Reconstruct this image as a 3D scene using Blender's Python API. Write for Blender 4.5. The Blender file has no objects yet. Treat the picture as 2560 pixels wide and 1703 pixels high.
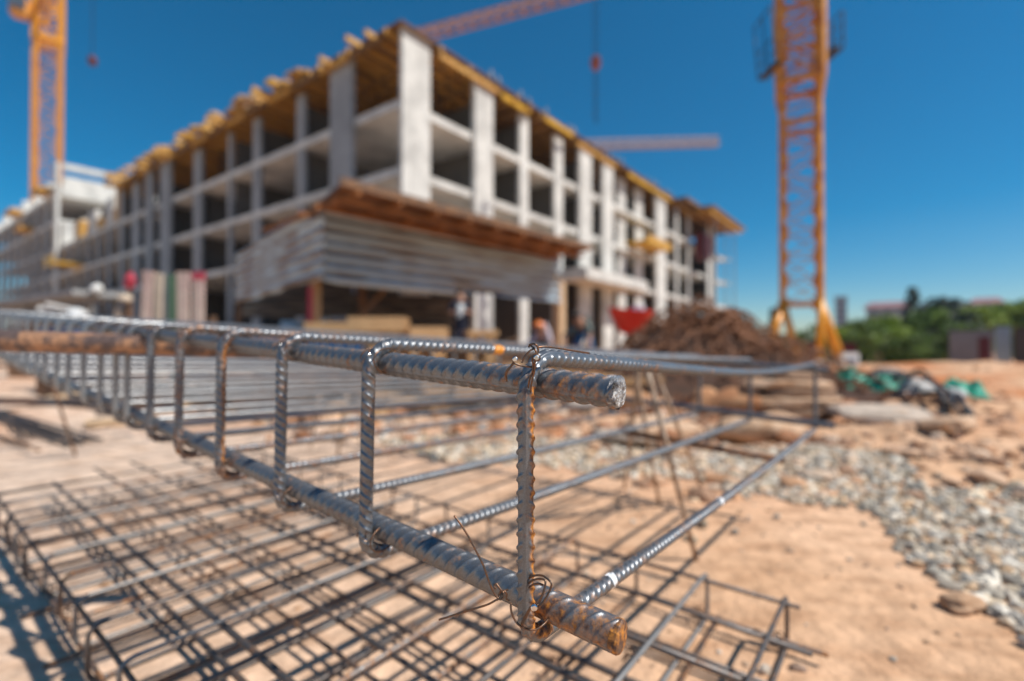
import bpy, math, random
import numpy as np
from mathutils import Vector, Matrix, noise as mnoise
random.seed(7)
R = math.radians
sc = bpy.context.scene
col = sc.collection
V3 = Vector

# ---------------------------------------------------------------- camera
FPX = 1228.0; HOR = 864.0; CAMZ = 0.6
cam_d = bpy.data.cameras.new('camera')
cam = bpy.data.objects.new('camera', cam_d); col.objects.link(cam)
cam_d.sensor_width = 36.0; cam_d.lens = FPX / 2560 * 36.0
cam.location = (0, 0, CAMZ)
PITCH = math.atan((HOR - 851.5) / FPX)
cam.rotation_euler = (R(90) + PITCH, 0, 0)
cam_d.clip_start = 0.01; cam_d.clip_end = 3000
cam_d.dof.use_dof = True
cam_d.dof.focus_distance = 0.378
cam_d.dof.aperture_fstop = 2.3
cam_d.dof.aperture_blades = 0
sc.camera = cam

# ---------------------------------------------------------------- world, sun, exposure
SUN_EL = R(53); SUN_AZ = math.atan2(0.92, -0.33)
world = bpy.data.worlds.new('World'); sc.world = world; world.use_nodes = True
wn = world.node_tree; wn.nodes.clear()
sky = wn.nodes.new('ShaderNodeTexSky'); sky.sky_type = 'NISHITA'; sky.sun_disc = False
sky.sun_elevation = SUN_EL; sky.sun_rotation = SUN_AZ
sky.altitude = 600; sky.air_density = 1.0; sky.dust_density = 0.5; sky.ozone_density = 4.0
hs = wn.nodes.new('ShaderNodeHueSaturation'); hs.inputs['Saturation'].default_value = 1.56; hs.inputs['Hue'].default_value = 0.488
bg = wn.nodes.new('ShaderNodeBackground'); bg.inputs['Strength'].default_value = 0.092
wo = wn.nodes.new('ShaderNodeOutputWorld')
wn.links.new(sky.outputs[0], hs.inputs['Color']); wn.links.new(hs.outputs[0], bg.inputs[0]); wn.links.new(bg.outputs[0], wo.inputs[0])
sd = V3((math.sin(SUN_AZ) * math.cos(SUN_EL), math.cos(SUN_AZ) * math.cos(SUN_EL), math.sin(SUN_EL)))
sun_d = bpy.data.lights.new('sun', 'SUN'); sun_d.energy = 5.0; sun_d.angle = R(0.53); sun_d.color = (1.0, 0.95, 0.87)
sun = bpy.data.objects.new('sun', sun_d); col.objects.link(sun)
sun.rotation_euler = sd.to_track_quat('Z', 'Y').to_euler(); sun.location = (10, -3, 20)
sc.view_settings.view_transform = 'Standard'; sc.view_settings.look = 'None'
sc.view_settings.exposure = 0.15; sc.view_settings.gamma = 1.0
sc.cycles.use_denoising = True
sc.cycles.max_bounces = 6; sc.cycles.diffuse_bounces = 3; sc.cycles.glossy_bounces = 3
sc.cycles.sample_clamp_indirect = 8

# ---------------------------------------------------------------- helpers
def px(X, Y, d):
    """point seen at photo pixel X,Y at depth d"""
    cp, sp = math.cos(PITCH), math.sin(PITCH)
    a = (X - 1280) / FPX; b = (851.5 - Y) / FPX
    v = V3((a, cp - b * sp, sp + b * cp)); v *= d / v.y
    return V3((v.x, d, CAMZ + v.z))

class MB:
    def __init__(s): s.v = []; s.f = []; s.n = 0; s.attr = []
    def add(s, vs, fs, attr=None):
        b = len(s.v); s.v.extend([tuple(p) for p in vs]); s.f.extend([tuple(i + b for i in f) for f in fs])
        if attr is not None: s.attr.extend(attr)
    def hexa(s, c):   # 8 corners: bottom 4 ccw, top 4 ccw
        s.add(c, [(3,2,1,0),(4,5,6,7),(0,1,5,4),(1,2,6,5),(2,3,7,6),(3,0,4,7)])
    def box(s, c, size, rz=0, m=None):
        hx, hy, hz = size[0]/2, size[1]/2, size[2]/2
        M = Matrix.Rotation(rz, 3, 'Z') if m is None else m
        c = V3(c)
        s.hexa([c + M @ V3(p) for p in [(-hx,-hy,-hz),(hx,-hy,-hz),(hx,hy,-hz),(-hx,hy,-hz),(-hx,-hy,hz),(hx,-hy,hz),(hx,hy,hz),(-hx,hy,hz)]])
    def beam(s, p, q, w, h=None, up=(0,0,1)):
        p = V3(p); q = V3(q); h = h or w
        t = (q - p).normalized(); u = V3(up)
        if abs(t.dot(u)) > 0.98: u = V3((1,0.3,0)).normalized()
        a = t.cross(u).normalized(); b = a.cross(t).normalized()
        a *= w/2; b *= h/2
        s.hexa([p-a-b, p+a-b, q+a-b, q-a-b, p-a+b, p+a+b, q+a+b, q-a+b])
    def tube(s, pts, r, seg=8, closed=False, cap=True):
        pts = [V3(p) for p in pts]; n = len(pts)
        rr = r if hasattr(r, '__len__') else [r]*n
        vs = []; fs = []
        prev = None
        for i in range(n):
            if closed: t = pts[(i+1) % n] - pts[i-1]
            else: t = pts[min(i+1, n-1)] - pts[max(i-1, 0)]
            t = t.normalized() if t.length > 1e-12 else V3((0,0,1))
            if prev is None:
                u = V3((0,0,1)) if abs(t.z) < 0.9 else V3((1,0,0))
                a = t.cross(u).normalized()
            else:
                a = prev - t * prev.dot(t); a = a.normalized() if a.length > 1e-9 else t.orthogonal().normalized()
            prev = a; b = t.cross(a)
            for k in range(seg):
                an = 2*math.pi*k/seg
                vs.append(pts[i] + (a*math.cos(an) + b*math.sin(an)) * rr[i])
        m = n if closed else n-1
        for i in range(m):
            j = (i+1) % n
            for k in range(seg):
                k2 = (k+1) % seg
                fs.append((i*seg+k, i*seg+k2, j*seg+k2, j*seg+k))
        if cap and not closed:
            fs.append(tuple(range(seg-1, -1, -1))); fs.append(tuple((n-1)*seg + k for k in range(seg)))
        s.add(vs, fs)
    def build(s, name, mat, parent=None, smooth=False, attrname='mark', bevel=0):
        me = bpy.data.meshes.new(name)
        off = V3((0,0,0)) if parent is None else ABS[parent.name]
        vs = np.array(s.v, dtype=float) - np.array(off)
        me.from_pydata(vs.tolist(), [], s.f)
        if s.attr and len(s.attr) == len(s.v):
            at = me.color_attributes.new(attrname, 'FLOAT_COLOR', 'POINT')
            arr = np.ones((len(s.v), 4), dtype=np.float32); arr[:, :3] = np.array(s.attr, dtype=np.float32)
            at.data.foreach_set('color', arr.ravel())
        if smooth: me.polygons.foreach_set('use_smooth', [True]*len(me.polygons))
        me.materials.append(mat); me.update()
        o = bpy.data.objects.new(name, me); col.objects.link(o)
        if parent is not None: o.parent = parent
        ABS[o.name] = V3(off)
        if bevel:
            md = o.modifiers.new('bevel', 'BEVEL'); md.width = bevel; md.segments = 1
        return o
ABS = {}
def tag(o, label=None, cat=None, group=None, kind=None):
    if label: o['label'] = label
    if cat: o['category'] = cat
    if group: o['group'] = group
    if kind: o['kind'] = kind
    return o
def thing(name, label, cat, loc=(0,0,0), group=None):
    o = bpy.data.objects.new(name, None); col.objects.link(o); o.location = loc
    o.empty_display_size = 0.2
    ABS[o.name] = V3(loc)
    return tag(o, label, cat, group)
def copy_tree(o, parent=None):
    c = o.copy(); col.objects.link(c); c.parent = parent
    for ch in [x for x in list(bpy.data.objects) if x.parent == o]: copy_tree(ch, c)
    return c
def sstep(a, b, x):
    t = min(1, max(0, (x-a)/(b-a))); return t*t*(3-2*t)

# ---------------------------------------------------------------- materials
def mat(name, base, rough=0.8, metal=0.0, var=0.25, scale=8, col2=None, bump=0.0, bscale=None, mix=(0.4,0.65), stretch=None, coord='Object', detail=6, spec=None):
    m = bpy.data.materials.new(name); m.use_nodes = True; nt = m.node_tree; N = nt.nodes; L = nt.links
    p = N['Principled BSDF']; p.inputs['Roughness'].default_value = rough; p.inputs['Metallic'].default_value = metal
    if spec is not None: p.inputs['Specular IOR Level'].default_value = spec
    tc = N.new('ShaderNodeTexCoord'); src = tc.outputs[coord]
    if stretch:
        mp = N.new('ShaderNodeMapping'); mp.inputs['Scale'].default_value = stretch
        L.new(src, mp.inputs[0]); src = mp.outputs[0]
    n = N.new('ShaderNodeTexNoise'); n.inputs['Scale'].default_value = scale; n.inputs['Detail'].default_value = detail; L.new(src, n.inputs['Vector'])
    cr = N.new('ShaderNodeValToRGB'); cr.color_ramp.elements[0].position = mix[0]; cr.color_ramp.elements[1].position = mix[1]
    c2 = col2 or tuple(c*(1-var) for c in base)
    cr.color_ramp.elements[0].color = (*base, 1); cr.color_ramp.elements[1].color = (*c2, 1)
    L.new(n.outputs[0], cr.inputs[0])
    n2 = N.new('ShaderNodeTexNoise'); n2.inputs['Scale'].default_value = scale*5.3; n2.inputs['Detail'].default_value = 4; L.new(src, n2.inputs['Vector'])
    mr = N.new('ShaderNodeMapRange'); mr.inputs[1].default_value = .3; mr.inputs[2].default_value = .7; mr.inputs[3].default_value = 1-var*.6; mr.inputs[4].default_value = 1+var*.3
    L.new(n2.outputs[0], mr.inputs[0])
    vm = N.new('ShaderNodeVectorMath'); vm.operation = 'SCALE'; L.new(cr.outputs[0], vm.inputs[0]); L.new(mr.outputs[0], vm.inputs['Scale'])
    L.new(vm.outputs[0], p.inputs['Base Color'])
    if bump:
        nb = N.new('ShaderNodeTexNoise'); nb.inputs['Scale'].default_value = bscale or scale*4; nb.inputs['Detail'].default_value = 8; L.new(src, nb.inputs['Vector'])
        b = N.new('ShaderNodeBump'); b.inputs['Strength'].default_value = bump; b.inputs['Distance'].default_value = 0.02
        L.new(nb.outputs[0], b.inputs['Height']); L.new(b.outputs[0], p.inputs['Normal'])
    return m

def steel_mat(name, base=(0.25,0.262,0.28), rust_bias=-.005, rough=0.41, spk=900.0):
    m = bpy.data.materials.new(name); m.use_nodes = True; nt = m.node_tree; N = nt.nodes; L = nt.links
    p = N['Principled BSDF']; p.inputs['Specular IOR Level'].default_value = .6
    tc = N.new('ShaderNodeTexCoord'); at = N.new('ShaderNodeAttribute'); at.attribute_name = 'mark'
    sep = N.new('ShaderNodeSeparateColor'); L.new(at.outputs['Color'], sep.inputs[0])
    def noise(scale, det=6, rg=.6):
        n = N.new('ShaderNodeTexNoise'); n.inputs['Scale'].default_value = scale; n.inputs['Detail'].default_value = det; n.inputs['Roughness'].default_value = rg
        L.new(tc.outputs['Object'], n.inputs['Vector']); return n.outputs[0]
    def math_(op, a, b, clamp=False):
        x = N.new('ShaderNodeMath'); x.operation = op; x.use_clamp = clamp
        for i, v in enumerate((a, b)):
            if isinstance(v, (int, float)): x.inputs[i].default_value = v
            else: L.new(v, x.inputs[i])
        return x.outputs[0]
    def mixc(f, a, b):
        x = N.new('ShaderNodeMix'); x.data_type = 'RGBA'; L.new(f, x.inputs[0])
        for i, v in ((6, a), (7, b)):
            if isinstance(v, tuple): x.inputs[i].default_value = (*v, 1)
            else: L.new(v, x.inputs[i])
        return x.outputs[2]
    n1 = noise(130, 8, .65); n2 = noise(22, 4); n3 = noise(spk, 3)
    r = math_('ADD', math_('MULTIPLY', n1, 0.75), math_('MULTIPLY', n2, 0.45))
    r = math_('ADD', r, math_('MULTIPLY', sep.outputs[0], 0.55))
    r = math_('ADD', r, rust_bias)
    rm = N.new('ShaderNodeMapRange'); rm.inputs[1].default_value = .66; rm.inputs[2].default_value = .90; L.new(r, rm.inputs[0]); rust = rm.outputs[0]
    rr_n = N.new('ShaderNodeMapRange'); rr_n.inputs[1].default_value = .40; rr_n.inputs[2].default_value = .68; L.new(noise(210, 6), rr_n.inputs[0])
    rcol = mixc(rr_n.outputs[0], (0.085,0.032,0.016), (0.66,0.25,0.03))
    sp = N.new('ShaderNodeMapRange'); sp.inputs[1].default_value = .35; sp.inputs[2].default_value = .7; sp.inputs[3].default_value = .8; sp.inputs[4].default_value = 1.12; L.new(n3, sp.inputs[0])
    vs = N.new('ShaderNodeVectorMath'); vs.operation = 'SCALE'
    bc = mixc(n2, base, tuple(c*0.55 for c in base)); L.new(bc, vs.inputs[0]); L.new(sp.outputs[0], vs.inputs['Scale'])
    c = mixc(rust, vs.outputs[0], rcol)
    c = mixc(sep.outputs[1], c, (0.8,0.8,0.8))
    c = mixc(sep.outputs[2], c, (0.7,0.26,0.02))
    L.new(c, p.inputs['Base Color'])
    met = math_('SUBTRACT', 0.70, math_('ADD', math_('MULTIPLY', rust, 0.8), math_('ADD', sep.outputs[1], sep.outputs[2])), True)
    L.new(met, p.inputs['Metallic'])
    ro = math_('ADD', rough, math_('ADD', math_('MULTIPLY', rust, 0.25), math_('MULTIPLY', math_('SUBTRACT', n1, .5), 0.25)))
    L.new(ro, p.inputs['Roughness'])
    b = N.new('ShaderNodeBump'); b.inputs['Strength'].default_value = .22; b.inputs['Distance'].default_value = .0003
    L.new(math_('ADD', noise(600, 5), math_('MULTIPLY', rust, .4)), b.inputs['Height']); L.new(b.outputs[0], p.inputs['Normal'])
    return m

M_steel = steel_mat('blue_grey_rebar_steel')
M_steel_skylit = steel_mat('skylit_rebar_steel', base=(0.42,0.43,0.44), rust_bias=-.05, rough=.42)  # lighter base carries sky reflection and sunlit tops of the far stirrups
M_rusty = steel_mat('rusty_rebar_steel', base=(0.13,0.11,0.10), rust_bias=.16, rough=.5)
M_gsteel = steel_mat('ground_cage_steel', base=(0.19,0.17,0.16), rust_bias=.03, rough=.5)
M_gpale = steel_mat('sunlit_grey_cage_steel', base=(0.38,0.365,0.35), rust_bias=.02, rough=.55)  # paler tone stands in for sun reflected off the cross bars
M_cut = mat('cut_steel_face', (0.70,0.70,0.70), rough=.40, metal=.8, var=.5, scale=160, col2=(0.16,0.14,0.13), bump=.8, bscale=400)
M_wire = mat('tie_wire_steel', (0.13,0.095,0.075), rough=.42, metal=.75, var=.4, scale=300, col2=(0.26,0.12,0.06))
M_glint = mat('cut_wire_tip', (0.8,0.8,0.8), rough=.2, metal=1, var=.2, scale=500)
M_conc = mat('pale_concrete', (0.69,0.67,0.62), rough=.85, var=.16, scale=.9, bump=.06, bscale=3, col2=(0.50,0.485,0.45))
M_conc_in = mat('shaded_inner_concrete', (0.13,0.115,0.10), rough=.9, var=.25, scale=.5)  # base colour darkened so the bays behind the columns look shaded
M_conc_grey = mat('grey_and_shaded_concrete', (0.35,0.355,0.36), rough=.9, var=.18, scale=.5)  # on the left facade columns this darker grey paints their shade
M_form = mat('formwork_plywood', (0.22,0.11,0.035), rough=.7, var=.4, scale=.8, col2=(0.20,0.10,0.03))
M_ybeam = mat('yellow_timber_beam', (0.60,0.33,0.07), rough=.6, var=.35, scale=1.2, col2=(0.52,0.25,0.04))
M_obeam = mat('darkened_timber_beam', (0.36,0.19,0.05), rough=.7, var=.4, scale=1.2, col2=(0.22,0.11,0.03))  # yellow timber coloured darker, as if shaded under the roof deck
M_ybright = mat('bright_yellow_beam', (0.75,0.42,0.03), rough=.5, var=.2, scale=1.2)
M_wood = mat('raw_timber', (0.50,0.30,0.14), rough=.75, var=.35, scale=5, col2=(0.38,0.21,0.09), stretch=(1,1,6))
M_wood_pale = mat('pale_timber', (0.66,0.46,0.28), rough=.75, var=.25, scale=6, col2=(0.56,0.37,0.21))
M_wood_dark = mat('dark_old_timber', (0.15,0.085,0.05), rough=.85, var=.4, scale=4, col2=(0.26,0.13,0.06))
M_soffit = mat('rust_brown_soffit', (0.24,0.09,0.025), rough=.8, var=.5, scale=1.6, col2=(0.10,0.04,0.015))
def tin_mat(name, silver, brown):
    m = bpy.data.materials.new(name); m.use_nodes = True; N = m.node_tree.nodes; L = m.node_tree.links; p = N['Principled BSDF']
    tc = N.new('ShaderNodeTexCoord'); sx = N.new('ShaderNodeSeparateXYZ'); L.new(tc.outputs['Object'], sx.inputs[0])
    def M(op, a, b):
        x = N.new('ShaderNodeMath'); x.operation = op
        for i, v in enumerate((a, b)):
            if isinstance(v, (int, float)): x.inputs[i].default_value = v
            else: L.new(v, x.inputs[i])
        return x.outputs[0]
    n = N.new('ShaderNodeTexNoise'); n.inputs['Scale'].default_value = .8; n.inputs['Detail'].default_value = 5; mp = N.new('ShaderNodeMapping'); mp.inputs['Scale'].default_value = (1,1,3.5); L.new(tc.outputs['Object'], mp.inputs[0]); L.new(mp.outputs[0], n.inputs['Vector'])
    wv = M('SINE', M('MULTIPLY', M('ADD', sx.outputs[2], M('MULTIPLY', n.outputs[0], .10)), 2*math.pi/.26), 0)
    f = M('ADD', M('MULTIPLY', wv, .16), n.outputs[0])
    r = N.new('ShaderNodeValToRGB'); r.color_ramp.elements[0].position = .50; r.color_ramp.elements[1].position = .66
    r.color_ramp.elements[0].color = (*silver,1); r.color_ramp.elements[1].color = (*brown,1); L.new(f, r.inputs[0]); L.new(r.outputs[0], p.inputs['Base Color'])
    p.inputs['Metallic'].default_value = .55; p.inputs['Roughness'].default_value = .42
    return m
M_tin2 = mat('shaded_tin_sheet', (0.075,0.07,0.065), rough=.5, metal=.3, var=.3, scale=1, col2=(0.2,0.17,0.14), stretch=(1,1,5))  # dark tin: the shed's interior shade is put into its colour
M_tin = tin_mat('weathered_tin_sheet', (0.38,0.47,0.53), (0.19,0.135,0.10))
M_crane = mat('orange_crane_paint', (0.74,0.33,0.045), rough=.42, var=.25, scale=2.5, col2=(0.52,0.17,0.03))
M_crane_y = mat('yellow_crane_paint', (0.80,0.33,0.01), rough=.38, var=.12, scale=1.5)
M_crane_far = mat('hazy_crane_paint', (0.60,0.28,0.16), rough=.6, var=.2, scale=1)  # orange greyed in its colour for shade and distance haze
M_crane_pale = mat('pale_crane_paint', (0.55,0.42,0.40), rough=.6, var=.2, scale=1)
M_dark = mat('dark_metal', (0.035,0.035,0.04), rough=.5, metal=.4, var=.3, scale=5)
M_blue = mat('blue_paint', (0.025,0.075,0.17), rough=.5, var=.3, scale=3)
M_white = mat('white_paint', (0.74,0.74,0.72), rough=.6, var=.15, scale=4)
M_red = mat('red_plastic', (0.75,0.025,0.015), rough=.32, var=.15, scale=4)
M_dred = mat('dark_red_paint', (0.14,0.015,0.02), rough=.6, var=.3, scale=1)
M_green = mat('green_netting', (0.0,0.38,0.24), rough=.6, var=.35, scale=6, col2=(0.0,0.17,0.11))
M_sheet = mat('pale_grey_sheeting', (0.55,0.53,0.50), rough=.6, var=.35, scale=5, col2=(0.30,0.28,0.26))
M_black = mat('black_hose_rubber', (0.015,0.014,0.014), rough=.5, var=.2, scale=5)
M_rock = mat('sandy_rock', (0.60,0.40,0.26), rough=.9, var=.3, scale=7, bump=.6, bscale=25, col2=(0.46,0.26,0.14))
M_rock_or = mat('orange_rock', (0.52,0.27,0.13), rough=.9, var=.35, scale=6, bump=.6, bscale=25, col2=(0.36,0.15,0.06))
M_brown = mat('brown_stone', (0.26,0.15,0.09), rough=.9, var=.4, scale=8, bump=.5, bscale=30, col2=(0.38,0.24,0.15))
M_skin = mat('skin', (0.42,0.22,0.14), rough=.6, var=.1, scale=10)
M_hair = mat('dark_hair', (0.03,0.02,0.015), rough=.7, var=.2, scale=30)
M_helmet = mat('orange_helmet', (0.8,0.2,0.03), rough=.3, var=.05, scale=10)
M_shirtw = mat('pale_pink_cloth', (0.68,0.58,0.62), rough=.8, var=.2, scale=10)
M_navy = mat('navy_cloth', (0.018,0.022,0.045), rough=.85, var=.3, scale=10)
M_teal = mat('grey_green_cloth', (0.14,0.18,0.16), rough=.85, var=.3, scale=10)
M_denim = mat('blue_cloth', (0.05,0.16,0.33), rough=.85, var=.3, scale=10)
M_pink = mat('pink_board_paint', (0.55,0.38,0.33), rough=.7, var=.25, scale=4, col2=(0.62,0.50,0.40))
M_cream = mat('cream_board_paint', (0.56,0.45,0.34), rough=.7, var=.25, scale=4)
M_grnb = mat('green_board_paint', (0.09,0.17,0.10), rough=.7, var=.25, scale=4)
M_redc = mat('red_cloth', (0.5,0.05,0.08), rough=.8, var=.2, scale=6)
M_cont = mat('grey_container_paint', (0.30,0.29,0.30), rough=.6, var=.15, scale=1.5)
M_paleblue = mat('pale_blue_paint', (0.42,0.52,0.60), rough=.5, var=.15, scale=1.5)
M_brcont = mat('brown_container_paint', (0.07,0.055,0.05), rough=.6, var=.2, scale=1.5)
M_far = mat('far_building_render', (0.30,0.33,0.37), rough=.9, var=.15, scale=.05)
M_farglass = mat('far_building_glass', (0.07,0.09,0.12), rough=.4, var=.2, scale=.05)
M_farroof = mat('far_red_roof', (0.30,0.15,0.16), rough=.9, var=.2, scale=.1)
M_bark = mat('tree_bark', (0.10,0.065,0.04), rough=.9, var=.4, scale=5)
def leaf_mat(name, c, c2):
    m = mat(name, c, rough=.55, var=.3, scale=.9, col2=c2, detail=3)
    p = m.node_tree.nodes['Principled BSDF']
    return m
M_leaf1 = leaf_mat('bright_green_leaves', (0.32,0.42,0.015), (0.14,0.22,0.015))
M_leaf2 = leaf_mat('mid_green_leaves', (0.17,0.27,0.02), (0.06,0.12,0.015))
M_leaf3 = leaf_mat('dark_conifer_needles', (0.018,0.055,0.035), (0.008,0.028,0.02))

# gravel stones
def gravel_mat():
    m = bpy.data.materials.new('gravel_stone'); m.use_nodes = True; N = m.node_tree.nodes; L = m.node_tree.links
    p = N['Principled BSDF']; p.inputs['Roughness'].default_value = .85
    a = N.new('ShaderNodeAttribute'); a.attribute_name = 'mark'; L.new(a.outputs['Color'], p.inputs['Base Color'])
    return m
M_gravel = gravel_mat()

def ground_mat():
    m = bpy.data.materials.new('sandy_earth'); m.use_nodes = True; N = m.node_tree.nodes; L = m.node_tree.links
    p = N['Principled BSDF']; p.inputs['Roughness'].default_value = .95; p.inputs['Specular IOR Level'].default_value = .2
    tc = N.new('ShaderNodeTexCoord')
    def noise(s, d=6, st=None):
        src = tc.outputs['Object']
        if st:
            mp = N.new('ShaderNodeMapping'); mp.inputs['Scale'].default_value = st; mp.inputs['Rotation'].default_value = (0,0,R(25)); L.new(src, mp.inputs[0]); src = mp.outputs[0]
        n = N.new('ShaderNodeTexNoise'); n.inputs['Scale'].default_value = s; n.inputs['Detail'].default_value = d; L.new(src, n.inputs['Vector']); return n.outputs[0]
    def ramp(f, a, b, p0, p1):
        c = N.new('ShaderNodeValToRGB'); c.color_ramp.elements[0].position = p0; c.color_ramp.elements[1].position = p1
        c.color_ramp.elements[0].color = (*a, 1); c.color_ramp.elements[1].color = (*b, 1); L.new(f, c.inputs[0]); return c.outputs[0]
    def mixc(f, a, b):
        x = N.new('ShaderNodeMix'); x.data_type = 'RGBA'
        if isinstance(f, float): x.inputs[0].default_value = f
        else: L.new(f, x.inputs[0])
        L.new(a, x.inputs[6]); L.new(b, x.inputs[7]); return x.outputs[2]
    c1 = ramp(noise(.9, 5), (0.70,0.455,0.295), (0.585,0.355,0.21), .38, .60)
    sx = N.new('ShaderNodeSeparateXYZ'); L.new(tc.outputs['Object'], sx.inputs[0])
    pm = N.new('ShaderNodeMapRange'); pm.inputs[1].default_value = 0.6; pm.inputs[2].default_value = -1.6; L.new(sx.outputs[0], pm.inputs[0])
    pale = N.new('ShaderNodeRGB'); pale.outputs[0].default_value = (0.70,0.53,0.41,1)
    c2 = mixc(pm.outputs[0], c1, pale.outputs[0])
    # redder earth patches further off
    red = ramp(noise(.55, 6), (1,1,1), (0.80,0.50,0.32), .46, .62)
    mul = N.new('ShaderNodeMix'); mul.data_type = 'RGBA'; mul.blend_type = 'MULTIPLY'
    fm = N.new('ShaderNodeMapRange'); fm.inputs[1].default_value = 1.2; fm.inputs[2].default_value = 4; L.new(sx.outputs[1], fm.inputs[0]); L.new(fm.outputs[0], mul.inputs[0])
    L.new(c2, mul.inputs[6]); L.new(red, mul.inputs[7])
    fine = ramp(noise(14, 9), (0.80,0.78,0.76), (1.08,1.06,1.04), .3, .65)
    m2 = N.new('ShaderNodeMix'); m2.data_type = 'RGBA'; m2.blend_type = 'MULTIPLY'; m2.inputs[0].default_value = 1.0
    L.new(mul.outputs[2], m2.inputs[6]); L.new(fine, m2.inputs[7])
    st = ramp(noise(5, 7, (1,3.5,1)), (0.74,0.68,0.63), (1.03,1.03,1.03), .36, .54)
    m3 = N.new('ShaderNodeMix'); m3.data_type = 'RGBA'; m3.blend_type = 'MULTIPLY'; m3.inputs[0].default_value = .8
    L.new(m2.outputs[2], m3.inputs[6]); L.new(st, m3.inputs[7])
    L.new(m3.outputs[2], p.inputs['Base Color'])
    b = N.new('ShaderNodeBump'); b.inputs['Strength'].default_value = .7; b.inputs['Distance'].default_value = .02
    L.new(noise(30, 9), b.inputs['Height']); L.new(b.outputs[0], p.inputs['Normal'])
    return m
M_ground = ground_mat()

# ---------------------------------------------------------------- ground
def gz(x, y):
    z = -0.9 * sstep(8, 30, y)
    near = math.exp(-((x-.0)**2 + (y-1)**2) / 6)
    z += 0.035 * mnoise.noise(V3((x*.7, y*.7, 0))) * (1 - near*.7)
    z += 0.010 * mnoise.noise(V3((x*4, y*4, 3)))
    if y > 1.8: z += .055*mnoise.noise(V3((x*1.9+7, y*1.9, 8)))*sstep(1.8, 3.5, y)*sstep(.4, 1.5, abs(x-.3)) + .02*mnoise.noise(V3((x*6, y*6, 2)))*sstep(1.8, 3, y)
    if x > .8 and y > .8:
        for off in (0.0, .42):
            d_ = (x - (1.05 + off + .42*y + .04*math.sin(y*1.3)))/1.08
            if abs(d_) < .25: z += (-.016*math.exp(-(d_/.065)**2) + .009*math.exp(-((abs(d_)-.11)/.03)**2))*(1+.35*math.sin(y*38))*sstep(.8,1.2,y)*(1-sstep(7,9,y))
    for (cx, cy, sx, sy, h) in MOUNDS:
        z += h * math.exp(-((x-cx)/sx)**2 - ((y-cy)/sy)**2)
    return z
MOUNDS = [(1.95, 2.25, .5, .35, .06), (2.9, 3.2, .55, .5, .09), (3.9, 4.4, .8, .6, .14), (5.5, 9.5, 2.2, 1.2, .25), (9, 8, 2.5, 1.0, .25), (3.2, 7.5, 2.0, .9, .2),
          (-.6, 5.2, .9, .5, .20), (.6, 4.6, .9, .4, .20), (2.4, 2.3, .5, .4, .04), (12, 13, 4, 1.5, .3), (1.3, 5.2, 1.4, .6, .16)]
xs = []; x = 0.0; step = .035
while x < 900: xs.append(x); x += step; step = .035 if x < 3.2 else step*1.07
xs = [-a for a in xs[:0:-1]] + xs
ys = []; y = .1; step = .035
while y < 1500: ys.append(y); y += step; step = .035 if y < 4.5 else step*1.06
y = .1; step = .1; back = []
while y > -60: y -= step; step *= 1.25; back.append(y)
ys = back[::-1] + ys
g = MB(); nx = len(xs); ny = len(ys)
g.v = [(x, y, gz(x, y)) for y in ys for x in xs]
g.f = [(j*nx+i, j*nx+i+1, (j+1)*nx+i+1, (j+1)*nx+i) for j in range(ny-1) for i in range(nx-1)]
tag(g.build('ground', M_ground, smooth=True), kind='structure')

# ---------------------------------------------------------------- the rebar cage in the foreground
O = V3((.0103, .37, .5915))
U = V3((-.785, .62, .055)); Vv = V3((.62, .785, -.033)); NUP = V3((.02, -.015, 1.0))
W_ = 1.6; H_ = .2135
def CP(t, w, h, n=NUP): return O + U*t + Vv*w + n*h

def rebar(mb, rings, r, pitch, rh, phase, ang=32, slant=0.55, ribbed=lambda s: True, rust=None, closed=False, lrib=.0007, gap=.12):
    """rings: list of (pos, T, A, B, s).  theta 0 = A, towards B."""
    vs = []; at = []; n = len(rings)
    for (p, T, A, B, s) in rings:
        rb = ribbed(s)
        for k in range(ang):
            th = 2*math.pi*k/ang
            q = (th - phase + math.pi) % (2*math.pi) - math.pi   # angle from longitudinal rib
            a = abs(q)
            rr = r
            if rb:
                # longitudinal ribs
                dl = min(a, math.pi - a)
                rr += lrib / (1 + (dl*r/.00085)**6)
                # crescent transverse ribs
                f = ((s + slant * r * a * 1.6) / pitch) % 1.0
                bump = 1/(1+((f-.5)/.135)**4)
                cres = max(0.0, min(1.0, (math.sin(a)-gap)/.28)) ** .7
                rr += rh * bump * cres
            else:
                rr += rh*.3
            vs.append(p + (A*math.cos(th) + B*math.sin(th)) * rr)
            at.append(rust(s, th, q, rr - r) if rust else (0,0,0))
    fs = []
    for i in range(n if closed else n-1):
        j = (i+1) % n
        for k in range(ang):
            k2 = (k+1) % ang
            fs.append((i*ang+k, i*ang+k2, j*ang+k2, j*ang+k))
    mb.add(vs, fs, at)
    return vs

def straight_rings(P, Q, fine_to, ds, ds2, upv=V3((0,0,1))):
    T = (Q-P); Ln = T.length; T.normalize()
    A = (upv - T*upv.dot(T)).normalized(); B = T.cross(A)
    out = []; s = 0
    while s < Ln:
        out.append((P + T*s, T, A, B, s)); s += ds if s < fine_to else ds2
    out.append((Q.copy(), T, A, B, Ln)); return out

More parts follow.
